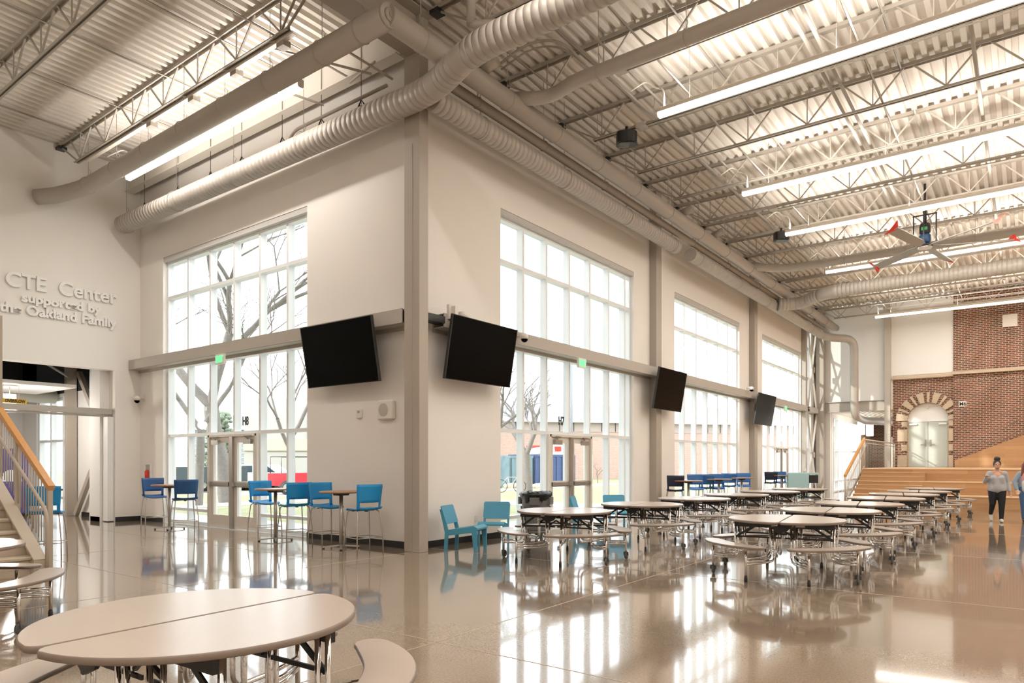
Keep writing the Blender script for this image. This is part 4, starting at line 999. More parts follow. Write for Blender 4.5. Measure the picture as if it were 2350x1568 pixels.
def make_bar_table():
    t = thing('bar_table', 'x', 'table', (0, 0, 0))
    b = MB(); b.lathe([(.36, .955), (.375, .963), (.375, .978), (.365, .985)], seg=40); b.build('tabletop', 'tablewood', t)
    b = MB(); b.lathe([(.035, .03), (.032, .92)], seg=16); b.build('pole', 'silver', t)
    MB().prism([(-.12, .955), (.12, .955), (.09, .91), (-.09, .91)], -.09, .09, 'Y').build('top_bracket', 'black', t)
    for k in range(4):
        a = R(45+90*k); d = Vector((math.cos(a), math.sin(a), 0)); b = MB(); b.bar(d*.03+Vector((0, 0, .055)), d*.31+Vector((0, 0, .03)), .045, .022); l = b.build('base_prong', 'silver', t)
        MB().lathe([(.018, 0), (.018, .02)], d*.29, 10).build('foot_cap', 'rubber', l)
    return t
BT = None
def bar_table(x, y, rz, lab, grp):
    global BT
    if BT is None: BT = make_bar_table(); place(BT, True, (x, y, 0), R(rz), lab, grp)
    else: place(BT, False, (x, y, 0), R(rz), lab, grp)
g1 = 'bar tables along the left wall'; g2 = 'stools along the left wall'
bar_table(-15.14, 7.58, 10, 'round brown bar table farthest left, between the two navy stools', g1)
bar_table(-11.32, 7.66, 15, 'round brown bar table right of door H8', g1)
bar_table(-9.42, 7.66, 5, 'round brown bar table nearest the corner column', g1)
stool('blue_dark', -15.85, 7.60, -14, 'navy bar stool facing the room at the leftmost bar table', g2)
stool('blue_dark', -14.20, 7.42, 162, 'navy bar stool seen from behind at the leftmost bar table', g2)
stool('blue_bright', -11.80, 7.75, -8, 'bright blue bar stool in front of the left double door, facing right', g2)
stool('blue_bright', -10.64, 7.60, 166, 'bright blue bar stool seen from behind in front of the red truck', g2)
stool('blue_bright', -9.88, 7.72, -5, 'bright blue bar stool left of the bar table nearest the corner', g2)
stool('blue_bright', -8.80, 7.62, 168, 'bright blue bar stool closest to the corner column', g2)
stool('blue_bright', -12.12, 4.16, 150, 'bright blue bar stool behind the stair railing', 'lone stool')
g3 = 'stools along the far window wall'; g4 = 'bar tables along the far window wall'
def wx(px, X):
    u = (px-1175)/FPX; dx = FX+RX*u; dy = FY+RY*u; return X/dx*dy
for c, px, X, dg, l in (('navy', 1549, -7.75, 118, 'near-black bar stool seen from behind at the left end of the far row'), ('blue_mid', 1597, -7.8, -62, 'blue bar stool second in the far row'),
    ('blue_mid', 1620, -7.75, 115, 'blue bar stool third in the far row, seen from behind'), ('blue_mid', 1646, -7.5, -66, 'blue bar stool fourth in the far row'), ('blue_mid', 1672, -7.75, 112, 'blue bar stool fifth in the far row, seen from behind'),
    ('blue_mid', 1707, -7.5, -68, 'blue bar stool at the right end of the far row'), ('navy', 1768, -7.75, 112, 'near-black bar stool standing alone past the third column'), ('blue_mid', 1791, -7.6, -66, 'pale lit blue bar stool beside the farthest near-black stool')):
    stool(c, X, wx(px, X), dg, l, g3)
for px, l in ((1580, 'first brown bar table of the far row'), (1650, 'middle brown bar table of the far row'), (1702, 'third brown bar table of the far row'), (1795, 'farthest brown bar table past the third column')): bar_table(-7.36, wx(px, -7.36), 20, l, g4)
# ================================================================ LOUNGE CHAIRS
def make_lounge():
    t = thing('lounge_chair', 'x', 'chair', (0, 0, 0)); t.scale = (.86, .88, .95)
    b = MB(); b.prism([(-.24, .36), (.30, .44), (.30, .405), (-.24, .325)], -.27, .27, 'Y'); fixn(b.build('seat', 'teal', t))
    b = MB(); b.prism([(.30, .44), (.38, .40), (.38, .37), (.30, .405)], -.27, .27, 'Y'); fixn(b.build('seat_front', 'teal', t))
    mx = Matrix.Translation((-.335, 0, .62)) @ Matrix.Rotation(R(-20), 4, 'Y')
    b = MB(); pts = []
    for cx_, cy_, a0 in ((.24, .13, 0), (-.24, .13, 90), (-.24, -.13, 180), (.24, -.13, 270)):
        for k in range(5): a = R(a0+k*22.5); pts.append((cx_+.04*math.cos(a), cy_+.04*math.sin(a)))
    vs = [mx @ Vector((.0+o, p[0], p[1])) for o in (-.012, .012) for p in pts]; n = len(pts)
    b.add(vs, [tuple(range(n)), tuple(reversed(range(n, 2*n)))]+[(i, (i+1) % n, n+(i+1) % n, n+i) for i in range(n)]); fixn(b.build('backrest', 'teal', t))
    for sy in (-1, 1):
        y0, y1 = sy*.235, sy*.27
        b = MB(); b.prism([(-.24, .36), (-.36, .72), (-.42, .72), (-.31, .32), (-.33, 0), (-.26, 0)], min(y0, y1), max(y0, y1), 'Y'); fixn(b.build('leg', 'teal', t))
        b = MB(); b.prism([(.24, .43), (.36, .40), (.36, 0), (.30, 0)], min(y0, y1), max(y0, y1), 'Y'); fixn(b.build('leg', 'teal', t))
        b = MB(); b.prism([(-.30, .35), (.32, .42), (.32, .33), (-.30, .25)], min(y0, y1), max(y0, y1), 'Y'); fixn(b.build('side_rail', 'teal', t))
    return t
LC = make_lounge(); gl = 'teal lounge chairs'
place(LC, True, (-7.66, 8.86, 0), R(18), 'teal lounge chair turned sideways, closest to the corner column', gl)
place(LC, False, (-7.76, 9.78, 0), R(-62), 'teal lounge chair facing the camera, second from the corner column', gl)
place(LC, False, (-7.25, 13.5, 0), R(-48), 'teal lounge chair behind the second left table, back fully visible', gl)
place(LC, False, (-7.55, 12.75, 0), R(20), 'teal lounge chair behind the second left table, mostly hidden', gl)
# ================================================================ TRASH BIN, CART
t = thing('trash_bin', 'round grey trash bin with black liner on a wheeled dolly', 'trash bin', (-7.72, 11.05, 0))
b = MB(); b.lathe([(.235, .15), (.24, .17), (.285, .80), (.295, .82), (.295, .86), (.27, .86)], seg=32)
for k in range(10):
    a = 2*math.pi*k/10; d = Vector((math.cos(a), math.sin(a), 0)); b.bar(d*.262+Vector((0, 0, .25)), d*.282+Vector((0, 0, .62)), .03, .02)
b.build('bin_body', 'trash', t)
for a in (R(200), R(20), R(-60)):
    d = Vector((math.cos(a), math.sin(a), 0)); s = Vector((-d.y, d.x, 0)); b = MB(); b.bar(d*.29-s*.09+Vector((0, 0, .73)), d*.31+s*.09+Vector((0, 0, .73)), .05, .14); b.build('bin_handle', 'trash', t)
b = MB(); rnd = random.Random(3); prof = []
for r_, z in ((.26, .60), (.275, .72), (.30, .80), (.325, .84), (.32, .89), (.285, .90), (.25, .86), (.22, .70)): prof.append((r_, z))
n0 = len(b.v); b.lathe(prof, seg=36)
b.v = [(x*(1+rnd.uniform(-.03, .03)), y*(1+rnd.uniform(-.03, .03)), z+rnd.uniform(-.022, .022)) for x, y, z in b.v]; b.build('bin_liner', 'bag', t)
b = MB(); b.lathe([(.24, .10), (.26, .12), (.26, .15)], seg=28); b.build('dolly', 'trash', t)
for k in range(5):
    a = R(20+72*k); b = MB(); w = Matrix.Rotation(R(90), 4, 'Y'); b.lathe([(.04, -.013), (.04, .013)], (.2*math.cos(a), .2*math.sin(a), .04), 14, w); b.box(.2*math.cos(a)-.02, .2*math.sin(a)-.02, .05, .2*math.cos(a)+.02, .2*math.sin(a)+.02, .11); b.build('dolly_wheel', 'wheel', t)
t = thing('service_cart', 'tall pale blue service cart beyond the left table row', 'cart', (-6.62, 26.6, 0), R(20))
b = MB(); b.bbox((-.18, 0, .62), (.36, .28, .48), .03); b.build('cart_body', 'cart', t); MB().bbox((.24, 0, 1.06), (.28, .26, .03), .01).build('cart_top', 'cart', t)
MB().box(.2, -.24, .72, .5, .24, 1.0).build('cart_drawer', 'black', t); MB().box(.2, -.26, .28, .52, .26, .32).build('cart_shelf', 'white', t)
b = MB(); b.sweep([(.5, -.24, .1), (.5, -.24, 1.03)], .015, 6); b.sweep([(.5, .24, .1), (.5, .24, 1.03)], .015, 6); b.build('cart_post', 'rail', t)
for x_ in (-.4, .45):
    for y_ in (-.22, .22): MB().lathe([(.06, -.02), (.06, .02)], (x_, y_, .06), 14, Matrix.Rotation(R(90), 4, 'X')).build('cart_wheel', 'wheel', t)
o = MB().lathe([(.05, 0), (.05, .12), (.02, .17), (.015, .21), (.03, .22)], seg=12).build('spray_bottle', 'white'); o.location = (-6.55, 26.6, 1.09); tag(o, 'small white bottle standing on the pale blue cart', 'bottle')
# ================================================================ STAIR AT LEFT
t = thing('concrete_stair', 'beige concrete stair rising left at the picture edge', 'staircase')
SX0 = -11.08; RUN = .281; RISE = .163; SYL = 3.66; SYR = 1.4; NS = 14
for k in range(NS):
    b = MB(); x1 = SX0-k*RUN; x0 = x1-RUN-.02; z = (k+1)*RISE; b.bbox(((x0+x1)/2+.01, (SYL+SYR)/2, z-.022), ((x1-x0)/2+.012, (SYL-SYR)/2, .022), .008); b.build('tread', 'stair', t)
    b = MB(); b.box(x0, SYR, max(0, z-RISE), x1-.012, SYL, z-.02); b.build('riser', 'stair', t)
b = MB(); xe = SX0-NS*RUN; b.prism([(SX0+.12, 0), (SX0+.12, .12), (xe, NS*RISE+.28), (xe, NS*RISE-.35), (SX0-.55, 0)], SYL, SYL+.06, 'Y'); b.bar((SX0+.12, SYL+.03, .12), (xe, SYL+.03, NS*RISE+.28), .16, .03); b.box(SX0, SYL-.05, 0, SX0+.14, SYL+.10, .12); fixn(b.build('stringer', 'stair', t))
t = thing('stair_railing', 'beige baluster railing with oak top rail on the left concrete stair', 'railing')
sl = RISE/RUN; x0 = -10.92; y = 3.79
b = MB(); b.box(x0-.035, y-.03, 0, x0+.035, y+.03, 1.10); b.box(x0-1.22-.03, y-.03, .6, x0-1.22+.03, y+.03, 1.10+1.22*sl); b.box(x0-2.0-.04, y-.03, 1.2, x0-2.0+.04, y+.03, 1.12+2.0*sl+1.5); b.build('post', 'rail', t)
b = MB(); b.bar((x0+.06, y, 1.12), (x0-3.4, y, 1.12+3.46*sl), .085, .075); b.build('top_rail', 'handrail', t)
b = MB(); b.sweep(arc_path([(x0+.14, y-.08, .02), (x0+.14, y-.08, .80), (x0-3.4, y-.08, .80+3.5*sl)], .16, 7), .024, 8); b.build('grab_rail', 'rail', t)
k = 1; b = MB()
while k < 30: xx = x0-k*.098; b.sweep([(xx, y, .18+(x0-xx)*sl), (xx, y, 1.09+(x0-xx)*sl)], .0075, 5); k += 1
b.build('baluster', 'rail', t)
# ================================================================ LEFT LOBBY THROUGH THE OPENING
LY = 8.0
b = MB(); b.box(-21.15, LY, 0, CX-.35, LY+.3, 3.45); b.box(-27, LY, 3.35, -21.1, LY+.3, 3.45); struct(b.build('wall_lobby_north', 'wall_cool'))
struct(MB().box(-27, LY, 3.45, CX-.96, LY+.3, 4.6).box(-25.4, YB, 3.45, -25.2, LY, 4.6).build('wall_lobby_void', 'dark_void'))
b = MB(); b.box(-25.4, YB, 0, -25.2, LY, 3.45); struct(b.build('wall_lobby_west', 'wall_cool'))
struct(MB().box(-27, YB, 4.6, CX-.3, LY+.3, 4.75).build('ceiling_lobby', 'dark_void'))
struct(MB().box(CX-.95, 7.50, 0, CX-.35, LY, 4.6).build('wall_lobby_pier', 'wall_cool'))
b = MB(); b.box(CX-.26, 5.3, 2.66, CX-.12, 7.70, 2.80); b.box(CX-.22, 5.3, 2.60, CX-.16, 7.70, 2.65); struct(b.build('trim_transom_bar', 'girt'))
b = MB(); b.box(CX-.33, 7.56, 0.02, CX-.06, 7.705, 2.6); struct(b.build('door_5', 'white_p'))
b = MB(); b.bbox((-21.12, 7.84, 2.3), (.075, .13, 2.3), .005); tag(b.build('steel_column', 'column'), 'grey steel column inside the left lobby beside its window', 'column')
b = MB(); b.bar((-20.8, 7.85, .05), (-19.15, 7.85, 2.0), .10, .14); b.bar((-20.6, 7.85, 3.9), (-19.15, 7.85, 2.25), .10, .14); tag(b.build('diagonal_brace', 'column'), 'grey diagonal steel braces inside the left lobby', 'brace')
baseb('baseboard_lobby_north', [(-20.8, LY-.012, 0, CX-.95, LY, .115)])
r = bpy.data.objects.new('window_7', None); COL.objects.link(r); struct(r); b = MB()
for x in (-24.0, -23.1, -22.2, -21.3): b.box(x-.04, LY+.05, 0, x+.04, LY+.2, 3.35)
for z in (.05, .45, 2.1, 3.3): b.box(-24, LY+.06, z-.035, -21.3, LY+.19, z+.035)
b.build('window_frame', 'frame', r); MB().add([(-24, LY+.13, 0), (-21.3, LY+.13, 0), (-21.3, LY+.13, 3.35), (-24, LY+.13, 3.35)], [(0, 1, 2, 3)]).build('window_pane', 'glass', r)
struct(MB().box(-25.2, LY, 0, -24.05, LY+.3, 4.6).build('wall_lobby_pier_west', 'wall_cool'))
b = MB(); b.box(-22.0, 2.0, 3.36, -19.3, 7.3, 3.44); b.box(-22.0, 2.0, 3.44, -21.95, 7.3, 3.5); struct(b.build('trim_ceiling_cloud', 'white_p'))
duct('round_duct', [(-22.4, 1.0, 3.38), (-22.4, 7.9, 3.38)], .22, 'taupe duct above the left lobby window', hangers=None)
pendant(-19.9, 6.05, 2.72, .13, .42, 3.36, 'glowing cylinder pendant lamp in the left lobby behind the transom bar', 90)
linear_light(-24.5, -19, 2.2, 3.3, 'added linear light out of view, brightening the left lobby', cord=False)  # unseen lamp added to lift the dark left lobby
linear_light(-24.5, -20.5, -1.5, 3.3, 'second added linear light out of view, brightening the left lobby', cord=False)  # further unseen lamp, added as fill for the lobby
t = thing('hanging_sign', 'yellow sign reading OVERFLOW hanging in the left lobby', 'sign', (-19.6, 6.05, 2.96)); MB().box(-.01, -.28, -.055, .01, .26, .055).build('sign_board', 'yellow', t)
text_mesh('lettering', 'OVERFLOW', .10, .002, 'ink', Matrix.Translation((.013, -.19, -.035)) @ FACE_PX, t, bold=.003, sx=.78)
b = MB(); b.sweep([(0, -.22, .05), (0, -.22, .4)], .004, 4); b.sweep([(0, .1, .05), (0, .1, .4)], .004, 4); b.build('hanging_wire', 'white_p', t)
t = thing('pull_up_banner', 'purple pull-up banner with a white dome picture behind the stair railing', 'banner', (-22.2, 6.80, 0), R(-35)); MB().box(-.02, -.46, .08, .0, .40, 1.85).build('banner_sheet', 'purple', t)
b = MB(); N = 12; b.prism([(.26*math.cos(math.pi*k/N)-.02, .95+.32*math.sin(math.pi*k/N)) for k in range(N+1)], .001, .004, 'X'); fixn(b.build('banner_picture', 'dome', t)); MB().box(-.05, -.5, 0, .05, .45, .08).build('banner_foot', 'black', t)
# smaller fixtures in the lobby ceiling
b = MB()
for p, q in (((-24, 2, 4.3), (-19, 7, 4.4)), ((-23, 6.5, 4.2), (-18.8, 3.2, 4.3)), ((-20.2, 2, 4.1), (-20.2, 7.9, 4.1)), ((-18.9, 6.4, 3.9), (-20.9, 7.7, 3.8))): b.bar(p, q, .04, .04)
tag(b.build('ceiling_strut', 'column'), 'thin grey struts in the dark void above the lobby cloud panel', 'strut')
# ================================================================ OUTDOORS
b = MB(); b.add([(-140, -20, -.12), (WX-.4, -20, -.12), (WX-.4, NY+.35, -.12), (WX-.4, 140, -.12), (-140, 140, -.12)], [(0, 1, 2, 3, 4)])
g_ = b.build('lawn', 'grass'); struct(g_)
b = MB(); b.box(-140, NY+.34, -.2, WX-.34, NY+2.4, -.08); b.box(WX-2.6, NY+2.4, -.2, WX-.34, 140, -.08); b.bar((-9, 22, -.11), (-70, 16, -.11), 2.2, .04); b.bar((-24, 9, -.11), (-24, 60, -.11), 1.8, .04)
struct(b.build('pavement', 'concrete'))
c = at(600, 1106, 39); b = MB(); b.bar(at(200, 1100, 43)*1+Vector((0, 0, 0)), at(1150, 1100, 43), 9, .02)
for i, v in enumerate(b.v): b.v[i] = (v[0], v[1], -.10)
struct(b.build('road', 'asphalt'))
def gpt(px, depth, z=-.11): p = at(px, 1061, depth); return Vector((p.x, p.y, z))
# siding house, white hall and brick building beyond
def building(name, lab, p0, p1, depth, h, mt, roof=None, rh=1.2, over=.4, fascia=None):
    p0 = Vector((p0.x, p0.y, -.12)); p1 = Vector((p1.x, p1.y, -.12)); d = (p1-p0); L = d.length; a = math.atan2(d.y, d.x)
    t = thing(name, lab, 'building', p0, a); MB().box(0, 0, 0, L, depth, h).build('wall', mt, t)
    if roof: fixn(MB().prism([(-over, h), (depth/2, h+rh), (depth+over, h)], -over, L+over, 'X').build('roof', roof, t)); MB().box(-over, -over-.08, h-.1, L+over, -over, h+.12).build('gutter', 'white_p', t)
    if fascia: MB().box(0, -.06, h-.95, L, 0, h-.05).build('fascia', fascia, t)
    return t
t = building('brick_building', 'low red brick building with grey roof seen through the window behind the bin', gpt(1080, 62), gpt(2150, 75), 14, 5.4, 'brick_oy', 'roofing', 2.2, .5, 'brown_trim')
b = MB(); b.box(7.4, -.1, 0, 9.6, -.02, 3.2); b.build('garage_door', 'white_p', t); b = MB(); b.box(10.9, -.1, 0, 11.7, -.02, 2.3); b.build('service_door', 'white_p', t)
b = MB()
for k in range(30): b.box(k*1.4, -.12, 4.5, k*1.4+.04, -.06, 5.3)
b.build('fascia_batten', 'black', t)
t = building('siding_house', 'grey horizontal sided building beyond the parked trucks', gpt(440, 62), gpt(560, 62), 9, 4.6, 'siding', 'roofing', 1.5)
b = MB()
for k in range(10): b.box(0, -.05, .3+k*.42, 40*0+5.2, -.0, .34+k*.42)
b.build('siding_line', 'white_p', t)
t = building('white_building', 'pale flat roofed building behind the red truck', gpt(560, 60), gpt(1000, 60), 9, 7.2, 'cream', None)
MB().box(5.5, -.1, 3.4, 8.5, 0, 6).build('window', 'siding', t); MB().box(0, -.15, 2.6, 17, 0, 3.6).build('awning', 'stone', t)
# shipping containers
def container(lab, p, a, L, Wd, H, mt):
    t = thing('shipping_container', lab, 'container', p, a); b = MB(); n = int(L/.28)
    for i in range(n):
        x = i*L/n; o = .04 if i % 2 else 0; b.box(x, o, .15, x+L/n, Wd-o, H-.12)
    b.build('corrugated_body', mt, t); b = MB()
    for x in (0, L-.12):
        for y_ in (0, Wd-.12): b.box(x, y_, 0, x+.12, y_+.12, H)
    for z in (0, H-.15): b.box(0, -.01, z, L, .1, z+.15); b.box(-.01, 0, z, .1, Wd, z+.15)
    b.build('container_frame', mt, t); return t
c0 = gpt(1226, 45); c1 = gpt(1320, 48); d = c1-c0
container('dark blue corrugated shipping container seen through door H7', c0, math.atan2(d.y, d.x), d.length, 2.4, 2.1, 'container_blue')
c0 = gpt(1172, 43.5); c1 = gpt(1224, 45); d = c1-c0
container('pale weathered blue shipping container left of the dark blue one', c0, math.atan2(d.y, d.x), d.length, 2.3, 2.0, 'container_pale')
b = MB(); p = at(1215, 1037, 46); q = at(1262, 1030, 46.5); b.bar(p, q, 1.6, .35); p = at(1208, 1027, 47); q = at(1280, 1030, 48); tag(b.build('roof_load', 'white_p'), 'white tarped bundle lying on the blue container', 'bundle')
b = MB(); b.bar(at(1212, 1029, 47.2), at(1237, 1029, 47.6), .5, .35); b.bar(at(1265, 1031, 48), at(1285, 1031, 48.2), .5, .35); tag(b.build('red_barrier', 'red'), 'red plastic barriers on top of the container', 'barrier')
b = MB(); b.sweep([gpt(1311, 52), at(1311, 815, 52)], .11, 8); tag(b.build('light_pole', 'roofing'), 'grey light pole rising behind the brick building', 'pole')
# vehicles
def wheel(b, x, y, r=.36, w=.22): b.lathe([(r*.55, -w/2), (r, -w/2+.03), (r, w/2-.03), (r*.55, w/2)], (x, y, r), 18, Matrix.Rotation(R(90), 4, 'X'))
def vehicle(lab, cat, p, a, body, prof, glassp, L, Wd=1.8, wx_=(.8, 4.0), name='pickup_truck', rack=False):
    t = thing(name, lab, cat, p, a); b = MB(); b.prism(prof, 0, Wd, 'Y'); fixn(b.build('car_body', body, t))
    for g in glassp:
        b = MB(); b.prism(g, -.012, Wd+.012, 'Y'); fixn(b.build('side_window', 'car_glass', t))
    for x in wx_:
        for y_ in (.08, Wd-.08): b = MB(); wheel(b, x, y_); w_ = b.build('wheel', 'rubber', t); k = MB(); k.lathe([(.19, -.12), (.19, .12)], (x, y_, .36), 14, Matrix.Rotation(R(90), 4, 'X')); k.build('hub_cap', 'silver', w_)
    if rack:
        b = MB(); 
        for y_ in (.1, Wd-.1): b.sweep([(.1, y_, 1.0), (.1, y_, 1.85), (L-1.5, y_, 1.85), (L-1.5, y_, 1.6)], .022, 6)
        b.build('ladder_rack', 'black', t)
    return t
def heading(px0, px1, dep0, dep1): p0, p1 = gpt(px0, dep0), gpt(px1, dep1); return p0, math.atan2(p1.y-p0.y, p1.x-p0.x)
truck = [(0, .45), (0, 1.05), (1.9, 1.08), (2.05, 1.70), (3.5, 1.70), (4.1, 1.15), (5.2, 1.05), (5.3, .45)]
p, a = heading(614, 720, 33, 33); vehicle('red pickup truck with a black rack parked outside the left window', 'truck', p, a, 'car_red', truck, [[(2.15, 1.12), (2.2, 1.6), (2.75, 1.6), (2.75, 1.12)], [(2.85, 1.12), (2.85, 1.6), (3.42, 1.6), (3.9, 1.12)]], 5.3, rack=True, wx_=(.95, 4.3))
p, a = heading(448, 500, 35, 35); vehicle('dark dump trailer parked behind the left tree', 'trailer', p, a, 'car_dark', [(-1.0, .55), (-1.0, 1.35), (1.9, 1.35), (1.9, .55)], [], 4, 2.0, (-.4, 1.2), 'dump_trailer')
car = [(0, .35), (0, .95), (.7, 1.0), (1.2, 1.45), (2.9, 1.45), (3.6, 1.0), (4.4, .88), (4.5, .35)]
p, a = heading(500, 575, 40, 40); vehicle('white car parked between the tree trunks', 'car', p, a, 'car_white', car, [[(1.25, 1.0), (1.4, 1.38), (2.0, 1.38), (2.0, 1.0)], [(2.1, 1.0), (2.1, 1.38), (2.85, 1.38), (3.35, 1.0)]], 4.5, name='parked_car', wx_=(.8, 3.6))
# bicycle and rocks outside the right window
t = thing('bicycle', 'grey bicycle leaning outside the window right of the corner', 'bicycle', gpt(1150, 36), .4)
for x in (0, 1.0):
    b = MB(); b.sweep([(x+.33*math.cos(k*.393), 0, .34+.33*math.sin(k*.393)) for k in range(17)], .02, 6, caps=False); b.build('wheel', 'rubber', t)
b = MB(); b.sweep([(0, 0, .34), (.35, 0, .8), (.85, 0, .8), (1.0, 0, .34)], .025, 6); b.sweep([(.35, 0, .8), (.5, 0, .3), (.85, 0, .8)], .025, 6); b.sweep([(.85, 0, .8), (.85, 0, 1.0), (.95, .1, 1.05)], .02, 6); b.build('bicycle_frame', 'silver', t)
rr = random.Random(5); 
RK = None
for i in range(9):
    p = gpt(1168+i*9, 41+rr.random()*1.2, 0)
    if RK is None:
        b = MB(); b.ball((0, 0, 0), .35, 1.2, .9, .6, 9, 6); b.v = [(x*(1+rr.uniform(-.15, .15)), y*(1+rr.uniform(-.15, .15)), z*(1+rr.uniform(-.15, .15))) for x, y, z in b.v]; RK = b.build('boulder', 'stone'); o = RK
    else: o = RK.copy(); COL.objects.link(o)
    o.location = p; o.rotation_euler.z = rr.random()*6; s = .6+rr.random()*.7; o.scale = (s, s, s); tag(o, 'pale boulder in the rock pile before the containers', 'rock', 'boulders before the containers')
# bare trees
def tree(base, h, r0, seed, lab, forks, lean=(0, 0), depth=6, spread=.42):
    rn = random.Random(seed); b = MB(); tw = MB()
    def grow(p, d, L, r, k):
        n = 3; pts = [p]; dd = d.copy(); rs = [r]
        for i in range(n):
            dd = (dd+Vector((rn.uniform(-1, 1), rn.uniform(-1, 1), rn.uniform(-.2, .5)))*.12).normalized(); pts.append(pts[-1]+dd*L/n); rs.append(r*(1-.17*(i+1)/n))
        (b if k > 3 else tw).sweep(pts, rs, 7 if k > 3 else (4 if k > 1 else 3), caps=False)
        if k == 0: return
        m = forks if k == depth else rn.choice((2, 3, 3))
        for i in range(m):
            a = rn.uniform(0, 6.28) if k != depth else 6.28*i/m+.5
            ax = Vector((math.cos(a), math.sin(a), 0)); nd = (dd+(ax*(spread+rn.uniform(0, .35)))).normalized(); nd.z = max(nd.z, .02+.1*(k > 2))
            grow(pts[-1] if i < 2 else pts[-2], nd.normalized(), L*rn.uniform(.66, .86), rs[-1]*rn.uniform(.6, .84), k-1)
    grow(Vector((0, 0, 0)), Vector((lean[0], lean[1], 1)).normalized(), h*.24, r0, depth)
    t = thing('bare_tree', lab, 'tree', base, 0, 'leafless trees'); b.build('trunk', 'bark', t); tw.build('twigs', 'bark', t); return t
tree(gpt(523, 27), 16, .34, 4, 'big leafless tree with forked trunk seen through the left double door', 2, depth=7)
tree(gpt(455, 25), 11.5, .17, 11, 'slimmer pale leafless tree left of the left double door', 2, (.08, .0), depth=7)
tree(gpt(668, 40), 13, .2, 8, 'leafless tree at the right edge of the left window', 3, depth=5)
tree(gpt(1212, 38), 8.5, .26, 21, 'leafless tree in front of the brick building', 2, depth=6)
tree(gpt(1108, 33), 9.0, .16, 33, 'leafless tree whose twigs show beside the second screen', 2, depth=6)
tree(gpt(1372, 52), 2.4, .04, 41, 'tiny bare sapling in front of the brick building', 3, depth=3)
# evergreen behind
b = MB(); rn = random.Random(9)
for i in range(260):
    h = rn.uniform(.5, 5.4); a = rn.uniform(0, 6.28); q = (2.3-.3*h)*rn.uniform(.2, 1); b.ball((q*math.cos(a), q*math.sin(a), h), rn.uniform(.12, .28), 1, 1, .7, 6, 4)
b.sweep([(0, 0, 0), (0, 0, 4.5)], [.2, .05], 8)
o = b.build('evergreen_tree', mat('evergreen', (.20, .24, .17), .9, noise=.5, scale=5)); o.location = gpt(505, 52); tag(o, 'dark evergreen behind the bare trees in the left window', 'tree')
# ================================================================ PEOPLE
def capsule(b, p, q, r0, r1, seg=12):
    p, q = Vector(p), Vector(q); d = (q-p); n = 4; b.sweep([p+d*(i/n) for i in range(n+1)], [r0+(r1-r0)*i/n for i in range(n+1)], seg, caps=False); b.ball(p, r0, seg=seg, rings=7); b.ball(q, r1, seg=seg, rings=7)
def remesh(b, name, mt, parent, vox=.009, sm=4):
    o = b.build(name+'_src', mt); m = o.modifiers.new('r', 'REMESH'); m.mode = 'VOXEL'; m.voxel_size = vox; s = o.modifiers.new('s', 'SMOOTH'); s.factor = .5; s.iterations = sm
    bpy.context.view_layer.update(); me = bpy.data.meshes.new_from_object(o.evaluated_get(bpy.context.evaluated_depsgraph_get())); bpy.data.objects.remove(o)
    for p in me.polygons: p.use_smooth = True
    me.name = name; me.materials.clear(); me.materials.append(M[mt]); r = bpy.data.objects.new(name, me); COL.objects.link(r); r.parent = parent; return r
def mirror(v): return Vector(v)
